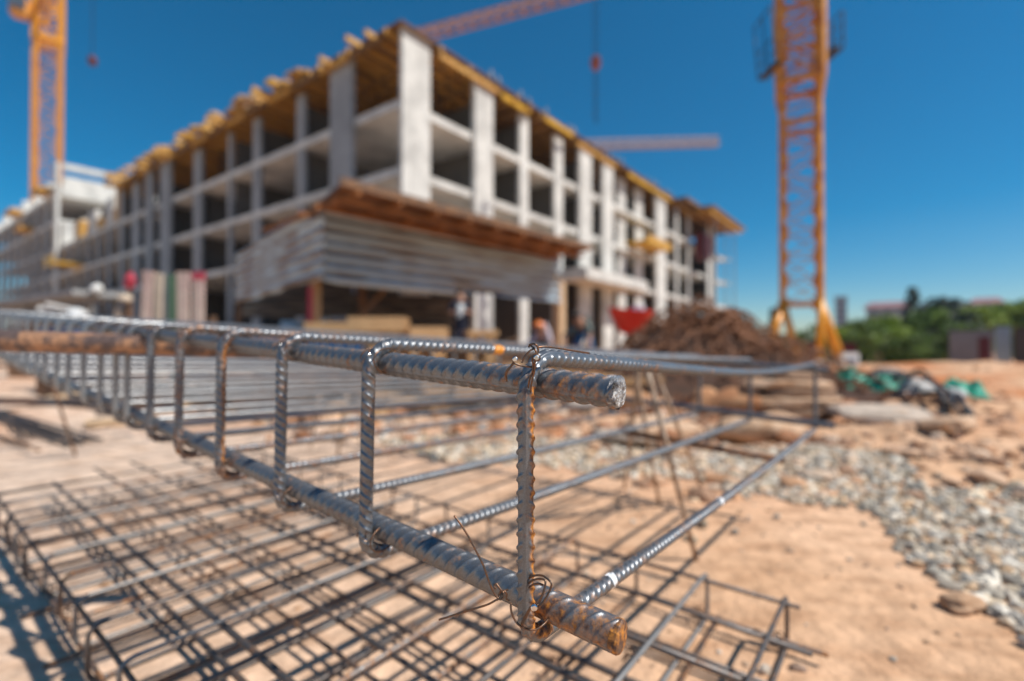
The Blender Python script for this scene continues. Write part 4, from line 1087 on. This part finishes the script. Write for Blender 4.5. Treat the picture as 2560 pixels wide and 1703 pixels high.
# ---------------------------------------------------------------- wheelbarrow
wb0 = px(1575, 830, 9.0); g0 = gz(wb0.x, wb0.y)
o = thing('wheelbarrow', 'bright red wheelbarrow tub raised in front of the building', 'wheelbarrow', (wb0.x, wb0.y, g0))
mb = MB(); seg = 24; vs = []; zc = px(1575, 835, 9.0).z
prof = [(.0,.14,.12),(.03,.20,.16),(.14,.27,.22),(.28,.34,.27),(.40,.385,.31),(.42,.40,.325),(.40,.375,.30),(.28,.325,.255),(.10,.24,.19)]
for (z, a, b) in prof:
    for k in range(seg):
        th = 6.2832*k/seg; c_ = math.cos(th); s_ = math.sin(th)
        tilt = .10*c_ * -1 * (z/.42) * .6
        vs.append((wb0.x+.02+a*math.copysign(abs(c_)**.7, c_)+ (-.05 if c_ < 0 else 0)*z, wb0.y+b*math.copysign(abs(s_)**.7, s_), zc+z+tilt*(1 if c_ < 0 else .2)))
fs = [(i*seg+k, i*seg+(k+1)%seg, (i+1)*seg+(k+1)%seg, (i+1)*seg+k) for i in range(len(prof)-1) for k in range(seg)]
fs += [tuple(range(seg-1,-1,-1)), tuple((len(prof)-1)*seg+k for k in range(seg))]
mb.add(vs, fs); mb.build('tub', M_red, o, smooth=True)
mb = MB(); cx, cy = wb0.x-.35, wb0.y
mb.tube([(cx+.2*math.cos(a), cy, g0+.2+.2*math.sin(a)) for a in np.linspace(0, 6.28, 25)], .045, seg=8); mb.build('wheel', M_black, o, smooth=True)
for sg in (-1,1):
    mb = MB(); mb.tube([(cx,cy+.06*sg,g0+.2),(wb0.x,cy+.18*sg,zc+.0),(wb0.x+.9,cy+.28*sg,zc+.15)], .018, seg=7); mb.build('handle', M_dark, o)
    mb = MB(); mb.tube([(wb0.x+.25,cy+.2*sg,zc+.02),(wb0.x+.32,cy+.22*sg,g0)], .018, seg=7); mb.build('leg', M_dark, o)
mb = MB(); stone(mb, (wb0.x+.16, wb0.y+.05, zc+.42), .15, .8, None, lod=2, rough=.2)
tag(mb.build('cement_sack', M_shirtw, smooth=True), 'pale pinkish sack lying in the red wheelbarrow tub', 'sack')

# ---------------------------------------------------------------- people
def person(label, head, hip, kneeL, footL, kneeR, footR, handL, handR, elbL, elbR, mtop, mleg, helmet=None, hair=True, look=V3((0,-1,0))):
    head = V3(head); hip = V3(hip)
    o = thing('person', label, 'person', tuple((V3(footL)+V3(footR))/2))
    neck = head + (hip-head).normalized()*.17
    chest = neck + (hip-neck)*.35
    spine_d = (hip-neck).normalized(); side = spine_d.cross(look); side = side.normalized() if side.length > .1 else V3((1,0,0))
    shL = neck + spine_d*.07 + side*.17; shR = neck + spine_d*.07 - side*.17
    hL = hip + side*.09; hR = hip - side*.09
    def skin(name, mat_, V, E, Rd, root=0, sub=2):
        me = bpy.data.meshes.new(name); me.from_pydata([tuple(V3(v)-ABS[o.name]) for v in V], E, [])
        ob = bpy.data.objects.new(name, me); col.objects.link(ob); ob.parent = o; me.materials.append(mat_)
        ob.modifiers.new('skin', 'SKIN').use_smooth_shade = True
        for i, r in enumerate(Rd): me.skin_vertices[0].data[i].radius = (r, r) if not isinstance(r, tuple) else r
        me.skin_vertices[0].data[root].use_root = True
        sb = ob.modifiers.new('sub', 'SUBSURF'); sb.levels = sub; sb.render_levels = sub
        return ob
    # body: one continuous surface
    fd = lambda f: V3(f) + V3((0,0,.05))
    Vb = [hip, chest, neck, head-(head-neck)*.2, shL, elbL, handL, shR, elbR, handR, hL, kneeL, fd(footL), fd(footL)+look*.17-V3((0,0,.02)), hR, kneeR, fd(footR), fd(footR)+look*.17-V3((0,0,.02)), head+V3((0,0,.03))]
    Eb = [(0,1),(1,2),(2,3),(3,18),(2,4),(4,5),(5,6),(2,7),(7,8),(8,9),(0,10),(10,11),(11,12),(12,13),(0,14),(14,15),(15,16),(16,17)]
    Rb = [.13,.145,.065,.075,.065,.047,.032,.065,.047,.032,.095,.068,.045,.035,.095,.068,.045,.035,.095]
    skin('body', M_skin, Vb, Eb, Rb)
    skin('shirt', mtop, [hip+spine_d*-.02, chest, neck+spine_d*.05, shL, V3(shL).lerp(V3(elbL),.95), shR, V3(shR).lerp(V3(elbR),.95)], [(0,1),(1,2),(2,3),(3,4),(2,5),(5,6)], [.165,.175,.10,.085,.062,.085,.062])
    skin('trousers', mleg, [hip, hL, kneeL, V3(kneeL).lerp(fd(footL),.9), hR, kneeR, V3(kneeR).lerp(fd(footR),.9)], [(0,1),(1,2),(2,3),(0,4),(4,5),(5,6)], [.15,.115,.082,.062,.115,.082,.062])
    if helmet:
        mb = MB(); seg = 20; c = head+V3((0,0,.06)); vs = []
        prof = [(0,.150),(.012,.152),(.014,.128),(.06,.118),(.10,.085),(.125,.03)]
        vs = [(c.x+math.cos(6.2832*k/seg)*q, c.y+math.sin(6.2832*k/seg)*q*1.12, c.z+z) for z,q in prof for k in range(seg)]
        fs = [(i*seg+k, i*seg+(k+1)%seg, (i+1)*seg+(k+1)%seg, (i+1)*seg+k) for i in range(5) for k in range(seg)]+[tuple(5*seg+k for k in range(seg))]
        mb.add(vs, fs); mb.build('helmet', helmet, o, smooth=True)
    else:
        mb = MB(); vs = [tuple(head+V3((p.x*.105, p.y*.115+.015, max(p.z,-.35)*.11+.055))) for p in IV2]; mb.add(vs, IF2); mb.build('hair', M_hair, o, smooth=True)
    # hands: palm and five fingers each
    for (hd, el) in ((handL, elbL), (handR, elbR)):
        hd = V3(hd); dr = (hd-V3(el)).normalized(); sd_ = dr.cross(V3((0,0,1))); sd_ = sd_.normalized() if sd_.length > .1 else V3((1,0,0))
        mb = MB(); mb.tube([hd-dr*.01, hd+dr*.04, hd+dr*.085], [.030,.040,.036], seg=8)
        for q in range(4):
            b = hd+dr*.085+sd_*(q-1.5)*.019; up = V3((0,0,-.02)); mb.tube([b, b+dr*.035+up*.3, b+dr*(.06+.006*(q in (1,2)))+up], [.010,.009,.007], seg=6)
        mb.tube([hd+dr*.03+sd_*.035, hd+dr*.055+sd_*.06, hd+dr*.08+sd_*.065], [.011,.010,.008], seg=6)
        mb.build('hand', M_skin, o, smooth=True)
    return o
def P_(X, Y, d): return px(X, Y, d)
# worker with orange helmet, bending over a bench
b = P_(1347, 822, 11.5); g0 = gz(b.x, b.y)
person('worker in an orange helmet and pale pink shirt bending forward below the shed edge', (b.x, b.y, b.z), (b.x+.15, b.y+.55, b.z-.12), (b.x-.05, b.y+.45, g0+.50), (b.x+.0, b.y+.65, g0), (b.x+.3, b.y+.45, g0+.50), (b.x+.32, b.y+.7, g0), (b.x-.32, b.y-.05, b.z-.60), (b.x+.28, b.y-.08, b.z-.60), (b.x-.3, b.y+.12, b.z-.38), (b.x+.3, b.y+.10, b.z-.38), M_shirtw, M_navy, helmet=M_helmet)
b = P_(1150, 733, 12.2); g0 = gz(b.x, b.y)
person('dark-haired worker in navy clothes standing in the shed opening, holding a white cloth', (b.x, b.y, b.z), (b.x+.02, b.y+.02, g0+.92), (b.x-.1, b.y-.03, g0+.48), (b.x-.12, b.y, g0), (b.x+.14, b.y-.03, g0+.48), (b.x+.15, b.y+.05, g0), (b.x-.02, b.y-.32, b.z-.46), (b.x+.20, b.y-.34, b.z-.48), (b.x-.24, b.y-.08, b.z-.50), (b.x+.28, b.y-.08, b.z-.50), M_navy, M_navy)
mb = MB(); stone(mb, P_(1150, 776, 11.8), .10, 1.6, None, lod=2, rough=.18)
tag(mb.build('white_cloth', M_white, smooth=True), 'white cloth bundle held by the standing worker in navy', 'cloth')
b = P_(1440, 795, 10.6); g0 = gz(b.x, b.y)
person('worker in a grey-green shirt and blue trousers stooping between the helmeted worker and the wheelbarrow', (b.x, b.y, b.z), (b.x+.22, b.y+.35, b.z-.25), (b.x+.0, b.y+.22, g0+.46), (b.x+.05, b.y+.42, g0), (b.x+.35, b.y+.2, g0+.46), (b.x+.4, b.y+.45, g0), (b.x-.25, b.y-.1, b.z-.62), (b.x+.22, b.y-.15, b.z-.62), (b.x-.26, b.y+.08, b.z-.38), (b.x+.32, b.y+.05, b.z-.38), M_teal, M_denim)

# ---------------------------------------------------------------- cranes
def lattice(mb, base, w, h0, h1, bay, chord, diag, rz=0, gus=None, horiz=True):
    c, s = math.cos(rz), math.sin(rz)
    def pt(i, z): 
        x, y = [(-1,-1),(1,-1),(1,1),(-1,1)][i % 4]; x *= w/2; y *= w/2
        return V3((base[0]+x*c-y*s, base[1]+x*s+y*c, z))
    for i in range(4): mb.beam(pt(i,h0), pt(i,h1), chord, chord)
    z = h0; k = 0
    while z < h1-1e-3:
        z2 = min(h1, z+bay)
        for i in range(4):
            a, b = (i, i+1) if (k+i) % 2 else (i+1, i)
            mb.beam(pt(a,z), pt(b,z2), diag, diag)
            if horiz: mb.beam(pt(i,z), pt(i+1,z), diag, diag)
            if gus:
                for j in (i, i+1):
                    q = pt(j, z); o2 = pt(j+1 if j == i else j-1, z); d = (o2-q).normalized()
                    mb.beam(q+d*chord*.3+V3((0,0,-gus)), q+d*chord*.3+V3((0,0,gus)), .05, chord*1.9, up=d)
        z = z2; k += 1
    return pt
cb = V3((12.25, 20.8, 0)); g0 = gz(cb.x, cb.y); cw = 1.36; crz = R(-29)
cr = thing('tower_crane', 'near yellow-orange lattice crane mast on splayed legs at the right', 'crane', (cb.x, cb.y, g0), 'tower cranes')
mb = MB(); pt = lattice(mb, cb, cw, 2.35, 26, 1.02, .17, .045, crz, gus=.17); z = 2.35; k = 0
while z < 12:
    for i in range(4):
        for sg, j in ((1, i+1), (-1, i-1)):
            q = pt(i, z); d = (pt(j, z)-q).normalized(); mb.beam(q+d*.11+V3((0,0,-.22)), q+d*.11+V3((0,0,.22)), .03, .22, up=d)
    z += 1.02*(2 if k % 2 else 1); k += 1
mb.build('mast', M_crane, cr)
# climbing collar
mb = MB(); pt2 = lattice(mb, cb, cw*1.18, 11.6, 15.6, 1.3, .20, .10, crz)
for i in range(4): mb.beam(pt(i,10.9), pt2(i,11.6), .20, .20); mb.beam(pt2(i,11.6), pt2(i+1,11.6), .18, .22)
for i in range(4): mb.beam(pt(i,9.9), pt(i+1,9.9), .10, .24)
mb.build('climbing_collar', M_crane, cr)
for (dx, z0, z1, w, lab) in ((-1.25, 12.3, 14.6, .30, 0), (1.22, 12.9, 14.4, .34, 1)):
    mb = MB(); c0 = V3((cb.x+dx, cb.y, 0)); tl = -.18 if dx < 0 else 0
    mb.beam(V3((c0.x-.28*0, c0.y-.7, z0)), V3((c0.x, c0.y+.7, z0)), w+.1, .06)
    for yy in (-.7, 0, .7): mb.beam(V3((c0.x+ (w/2*(1 if dx > 0 else -1)), c0.y+yy, z0)), V3((c0.x+(w/2*(1 if dx > 0 else -1))*1.0+tl, c0.y+yy, z1)), .05)
    for zz in (z0+.5, z0+1.0, z1): mb.beam(V3((c0.x+(w/2*(1 if dx > 0 else -1))+tl*(zz-z0)/(z1-z0), c0.y-.7, zz)), V3((c0.x+(w/2*(1 if dx > 0 else -1))+tl*(zz-z0)/(z1-z0), c0.y+.7, zz)), .05)
    mb.beam(V3((cb.x+dx*.5, c0.y, z0-.1)), V3((c0.x, c0.y, z0)), .1)
    mb.build('work_platform', M_dark, cr)
# splayed base
feet = [V3((-.55,-.9,0)), V3((1.55,-.35,0)), V3((.35,1.5,0)), V3((-1.55,.35,0))]
order = [0,1,2,3]
tops = [pt(i, 2.35) for i in range(4)]
ftp = [px(1996, 890, cb.y-.6), px(2050, 902, cb.y-1.0), px(2102, 888, cb.y+.8), px(1912, 880, cb.y+.4)]
for i in range(4):
    f = ftp[i]; f = V3((f.x, f.y, g0+.55)); mb = MB(); mb.tube([f, tops[i]+V3((0,0,.1))], .20 if i in (2,3) else .14, seg=12); mb.build('leg', M_crane_y, cr, smooth=True)
    mb = MB(); mb.box((f.x, f.y, g0+.28), (.30,.30,.55)); mb.box((f.x, f.y, g0+.50), (.50,.50,.10)); mb.build('foot_plate', M_white, cr)
mb = MB()
for i in range(4): mb.beam(tops[i], tops[(i+1) % 4], .12, .14)
mb.build('base_frame', M_crane, cr)
for i, f in enumerate(ftp):
    mb = MB(); mb.box((f.x, f.y, g0-.05), (1.1,1.1,.5), .3); mb.build('ballast_block', M_conc, cr, bevel=.02)
mb = MB(); q = V3((ftp[2].x+.0, ftp[2].y-.55, 0)); mb.box((q.x, q.y, g0+.55), (.75,.18,.55), .1); 
tag(mb.build('sign_board', M_white), 'white board with a blue band beside the right foot of the near crane', 'board')
mb = MB(); mb.box((q.x-.01, q.y-.10, g0+.52), (.55,.03,.16), .1); w_ = mb.build('blue_band', M_blue, bpy.data.objects['sign_board'])

def jib(mb, a, b, hgt, wid, bay, ch, dg):
    a = V3(a); b = V3(b); ax = (b-a); L = ax.length; ax.normalize(); sd_ = ax.cross(V3((0,0,1))).normalized()
    top = V3((0,0,hgt)); l_ = sd_*wid/2
    mb.beam(a+top, b+top*.92, ch); mb.beam(a+l_, b+l_, ch); mb.beam(a-l_, b-l_, ch)
    n = int(L/bay)
    for i in range(n):
        p = a+ax*(L*i/n); q = a+ax*(L*(i+.5)/n); r_ = a+ax*(L*(i+1)/n)
        for o2 in (l_, -l_):
            mb.beam(p+o2, q+top*.98, dg); mb.beam(q+top*.98, r_+o2, dg)
        mb.beam(p+l_, p-l_, dg)
# middle-distance crane whose jib comes out from behind the roof corner
M1 = V3((-17.4, 60, 0)); jd = V3((.933,-.36,0)); hz = 37.2
c3 = thing('tower_crane', 'crane behind the roof corner, only its orange jib and hanging hook showing against the sky', 'crane', (M1.x, M1.y, -.9), 'tower cranes')
mb = MB(); lattice(mb, M1, 1.6, -.9, hz-.9, 1.6, .18, .08); mb.build('mast', M_crane_far, c3)
mb = MB(); jib(mb, M1+V3((0,0,hz-.55)), M1+jd*52+V3((0,0,hz-.2)), 1.25, 1.1, 1.5, .20, .13); mb.build('jib', M_crane_far, c3)
hk = px(1489, 157, 50.2)
mb = MB(); top_ = hk.copy(); top_.z = hz-.3; mb.tube([hk+V3((.16,0,.5)), top_+V3((.2,0,0))], .045, seg=5); mb.tube([hk+V3((-.16,0,.5)), top_+V3((-.2,0,0))], .045, seg=5); mb.build('hoist_cable', M_dark, c3)
mb = MB(); pr = [(.75,.12),(.6,.40),(.2,.55),(-.3,.50),(-.7,.30),(-.85,.10)]
mb.tube([hk+V3((0,0,z)) for z, _ in pr], [r_ for _, r_ in pr], seg=10); mb.build('hook_block', mat('hook_block_paint',(0.45,0.09,0.03),rough=.5,var=.3,scale=2), c3, smooth=True)
mb = MB(); mb.tube([hk+V3((.12,0,-.8)), hk+V3((.1,0,-5.6)), hk+V3((.18,0,-6.2))], .05, seg=5); mb.tube([hk+V3((-.12,0,-.8)), hk+V3((-.14,0,-5.6)), hk+V3((.02,0,-6.3))], .05, seg=5); mb.build('sling_chain', M_dark, c3)
# far crane, pale jib
M2 = V3((8.6, 80, 0)); c4_ = thing('tower_crane', 'far crane behind the sunlit roofline, only its pale level jib showing', 'crane', (M2.x, M2.y, -.9), 'tower cranes')
hz2 = px(1488, 364, 80).z
mb = MB(); lattice(mb, M2, 1.6, -.9, hz2, 1.6, .2, .08); mb.build('mast', M_crane_pale, c4_)
tipp = px(1797, 353, 80.0)
mb = MB(); jib(mb, M2+V3((-6,0,hz2-.75)), V3((tipp.x, 80, tipp.z-.6)), 1.4, 1.1, 1.5, .26, .17); mb.build('jib', M_crane_pale, c4_)
# left crane
M3 = V3((-83.6, 88, 0)); c5_ = thing('tower_crane', 'tall orange crane rising behind the far left block, its cab at the top edge', 'crane', (M3.x, M3.y, -.9), 'tower cranes')
mb = MB(); lattice(mb, M3, 3.3, -.9, 55, 2.6, .72, .14, R(43)); mb.build('mast', M_crane, c5_)
mb = MB(); lattice(mb, M3, 3.4, 54.2, 64, 3.0, .8, .25, R(43)); mb.box((M3.x, M3.y, 55.4), (4.4,4.2,.8), R(43)); mb.build('slewing_section', M_crane_y, c5_)
mb = MB(); cc = px(50, 20, 84); mb.box((cc.x, cc.y, cc.z), (2.6,2.2,3.6), R(34)); mb.build('cab', M_crane, c5_, bevel=.5)
mb = MB(); mb.box((cc.x+.7, cc.y-1.15, cc.z+.4), (2.0,.15,1.9), R(34)); mb.build('cab_window', M_farglass, c5_)
mb = MB(); mb.beam(cc, V3((M3.x, M3.y, cc.z-.4)), .9); mb.build('cab_arm', M_crane, c5_)
hk2 = px(231, 152, 60); jb = V3((M3.x, M3.y, 64)); dj = V3((hk2.x-M3.x, hk2.y-M3.y, 0)).normalized()
mb = MB(); jib(mb, jb-dj*10, jb+dj*46, 1.6, 1.5, 2.0, .3, .15); mb.build('jib', M_crane, c5_)
mb = MB(); mb.tube([hk2+V3((0,0,.4)), V3((hk2.x, hk2.y, 63.9))], .05, seg=5); mb.build('hoist_cable', M_dark, c5_)
mb = MB(); mb.tube([hk2+V3((0,0,z)) for z in (.6,.4,0,-.5,-.65)], [.1,.45,.5,.4,.1], seg=8); mb.build('hook_block', M_dred, c5_, smooth=True)

# ---------------------------------------------------------------- distant buildings
def far_building(X0, X1, Ytop, d, label, red=False, rows=5):
    k0, k1 = (X0-1280)/FPX, (X1-1280)/FPX; km = (k0+k1)/2; top = px((X0+X1)/2, Ytop, d).z; base = -1.5; h = top-base
    dist = d*math.sqrt(1+km*km); w = dist*(math.atan(k1)-math.atan(k0)); c = V3((km*d, d, base))
    o = thing('apartment_building', label, 'building', tuple(c), 'pale buildings beyond the trees')
    def P(x, y, z): return (c.x+x, c.y+y, base+z)
    mb = MB(); mb.box(P(0,6,h/2), (w,12,h)); mb.build('wall', M_far, o)
    fh = 3.4; nfl = min(4, int(h/fh)); n = max(3, int(w/4.2))
    for f in range(nfl):
        z = h-1.9-f*fh
        for k in range(n):
            mb = MB(); mb.box(P(-w/2+(k+.5)*w/n, 0, z), (w/n*.55, .12, 1.7)); mb.build('window', M_farglass, o)
    mb = MB()
    if red:
        mb.hexa([V3(P(-w/2-1,-1,h)),V3(P(w/2+1,-1,h)),V3(P(w/2+1,13,h)),V3(P(-w/2-1,13,h)),V3(P(-w*.42,5,h+2.4)),V3(P(w*.42,5,h+2.4)),V3(P(w*.42,7,h+2.4)),V3(P(-w*.42,7,h+2.4))])
        mb.build('roof', M_farroof, o)
    else:
        mb.box(P(0,6,h+.4), (w+.8,12.8,.8)); mb.build('roof', M_far, o)
    o.rotation_euler.z = -math.atan(km)
far_building(2165, 2275, 768, 190, 'far pale apartment building with a dull red roof, left of the conifer', True)
far_building(2300, 2420, 762, 210, 'far grey apartment building just right of the conifer')
far_building(2428, 2505, 758, 185, 'far apartment building with a dark red roof near the right edge', True)
far_building(2512, 2640, 762, 200, 'far grey-blue apartment building at the right edge')
far_building(2088, 2118, 745, 260, 'slim far tower block between the crane and the trees')
# ---------------------------------------------------------------- trees
def leafball(mb, c, rad, n, size, squash=(1,1,1)):
    for i in range(n):
        v = V3((random.gauss(0,1), random.gauss(0,1), random.gauss(0,1))).normalized()*(random.random()**.45)
        p = V3(c) + V3((v.x*rad*squash[0], v.y*rad*squash[1], v.z*rad*squash[2]))
        a = V3((random.gauss(0,1), random.gauss(0,1), random.gauss(0,1))).normalized(); b = a.orthogonal().normalized(); c2 = a.cross(b)
        s = size*random.uniform(.6,1.3)
        mb.add([p+b*s, p+c2*s*.6, p-b*s, p-c2*s*.6], [(0,1,2,3)])
def make_tree(label, x, y, h, w, m, seed, nclump=26, conifer=False, name='broadleaf_tree', grp='trees beyond the site'):
    st = random.getstate(); random.seed(seed); g0 = gz(x, y)-.3
    o = thing(name, label, 'tree', (x, y, g0), grp)
    mb = MB(); mb.tube([(x,y,g0),(x+.05,y,g0+h*.3),(x-.05,y,g0+h*.85)], [h*.035,h*.025,h*.008], seg=7)
    for k in range(6):
        a = random.uniform(0,6.28); z = g0+h*random.uniform(.2,.5); mb.tube([(x,y,z),(x+math.cos(a)*w*.3,y+math.sin(a)*w*.3,z+h*.2)], [h*.014,h*.006], seg=5)
    mb.build('trunk', M_bark, o, smooth=True)
    mb = MB()
    if conifer:
        for k in range(60):
            f = k/60; rad = w*.5*(1-f)**.85+.1; zz = g0+h*(.08+.90*f)
            for q in range(max(2, int(9*(1-f)))):
                a = random.uniform(0,6.28); rr = rad*random.uniform(.3,1); leafball(mb, (x+math.cos(a)*rr, y+math.sin(a)*rr, zz-.15*rr), .30+rad*.12, 16, .13, (1,1,.6))
    else:
        for k in range(nclump):
            a = random.uniform(0,6.28); f = random.random(); rr = w*.5*math.sqrt(random.random())*math.sin(math.pi*min(1,.18+f*.75))
            leafball(mb, (x+math.cos(a)*rr, y+math.sin(a)*rr, g0+h*(.12+.80*f)), h*random.uniform(.11,.20), 110, .13*h/4, (1.2,1.2,.8))
    mb.build('crown', m, o); random.setstate(st); return o
make_tree('tall dark conifer standing above the green trees', px(2283,800,46).x, 46, 7.5, 3.6, M_leaf3, 1, conifer=True, name='conifer')
specs = [(2095,44,2.9,3.6,M_leaf1,'low bright bush just right of the near crane foot'),(2160,42,3.4,4.2,M_leaf2,'mid green tree behind the dark red trailer'),
 (2215,44,3.7,4.0,M_leaf1,'bright green tree left of the conifer'),(2255,41,2.8,3.4,M_leaf1,'low bright bush in front of the conifer'),
 (2330,43,4.1,4.6,M_leaf2,'rounded mid green tree just right of the conifer'),(2350,50,5.6,5.0,M_leaf3,'dark rounded tree behind the mid green one right of the conifer'),
 (2395,41,3.1,3.8,M_leaf2,'mid green bush above the left end of the grey container'),(2440,55,5.2,6.0,M_leaf1,'yellow-green tree above the grey container'),
 (2500,56,5.4,6.0,M_leaf1,'yellow-green tree above the pale blue cabin'),(2560,54,5.8,6.5,M_leaf1,'tallest yellow-green tree at the right edge'),
 (2300,39,2.4,3.2,M_leaf2,'low dark bush at the foot of the trees'),(2130,47,3.3,3.0,M_leaf2,'small dark green tree left of the trailer end'),(2640,52,5.5,6.5,M_leaf2,'green tree partly beyond the right edge')]
for i, (X, d, h, w, m, lab) in enumerate(specs):
    make_tree(lab, px(X, 850, d).x, d, h*1.22, w*1.1, m, 20+i, 34)
make_tree('lone small dark conifer left of the near crane base', px(1932,800,62).x, 62, 6.6, 2.0, M_leaf3, 60, conifer=True, name='conifer')
for i, (X, h) in enumerate(((2010,2.5),(2040,3.0),(1965,2.2))):
    make_tree(('low green bush seen between the crane legs','green bush just behind the right crane leg','small bush left of the crane legs')[i], px(X,850,48).x, 48, h+.8, 3.2, M_leaf2, 70+i, 18)

# ---------------------------------------------------------------- trailers and containers
def container(X0, X1, d, h, m, label, name='site_container', depth=2.4, ry=0, door=None, win=True, cat='container'):
    k0, k1 = (X0-1280)/FPX, (X1-1280)/FPX; km = (k0+k1)/2; g0 = gz(km*d, d)
    w = d*math.sqrt(1+km*km)*(math.atan(k1)-math.atan(k0)); c = V3((km*d, d, g0))
    o = thing(name, label, cat, tuple(c), 'cabins along the far side of the site')
    mb = MB(); mb.box((c.x, d+depth/2, g0+h/2+.1), (w, depth, h-.2))
    n = max(4, int(w/.3))
    for k in range(n): mb.box((c.x-w/2+(k+.5)*w/n, d-.02, g0+h/2+.1), (w/n*.5, .05, h-.5))
    mb.build('body', m, o)
    mb = MB(); mb.box((c.x, d+depth/2, g0+h+.06), (w+.1, depth+.1, .1)); mb.box((c.x, d+depth/2, g0+.06), (w*.9, depth*.9, .14)); mb.build('frame', M_dark, o)
    if door is not None:
        mb = MB(); mb.box((c.x-w/2+w*door, d-.06, g0+h*.46), (w*.26, .06, h*.74)); mb.build('door', M_dred, o)
    o.rotation_euler.z = -math.atan(km)
    return o
container(2372, 2482, 35, 2.5, M_cont, 'grey site container with a dark red door, right of the trees', door=.80)
container(2487, 2528, 31, 2.7, M_paleblue, 'pale blue cabin between the grey container and the brown one', name='site_cabin', cat='cabin')
container(2533, 2680, 27, 2.4, M_brcont, 'dark brown container cut off by the right edge of the picture')
container(2098, 2140, 30, 1.6, M_dred, 'dark red trailer behind the right leg of the near crane', name='site_trailer', cat='trailer')
container(2015, 2040, 30, 1.7, M_dred, 'dark red cabin seen between the legs of the near crane', name='site_cabin', cat='cabin')

# ---------------------------------------------------------------- haze
hm = bpy.data.materials.new('haze_air'); hm.use_nodes = True; hn = hm.node_tree; hn.nodes.clear()
pv = hn.nodes.new('ShaderNodeVolumePrincipled'); ho = hn.nodes.new('ShaderNodeOutputMaterial')
pv.inputs['Color'].default_value = (.82,.90,1,1); pv.inputs['Density'].default_value = .0003; pv.inputs['Anisotropy'].default_value = .2
hn.links.new(pv.outputs[0], ho.inputs['Volume'])
mb = MB(); mb.box((0, 135, 38), (700, 400, 84)); tag(mb.build('haze', hm), kind='stuff')
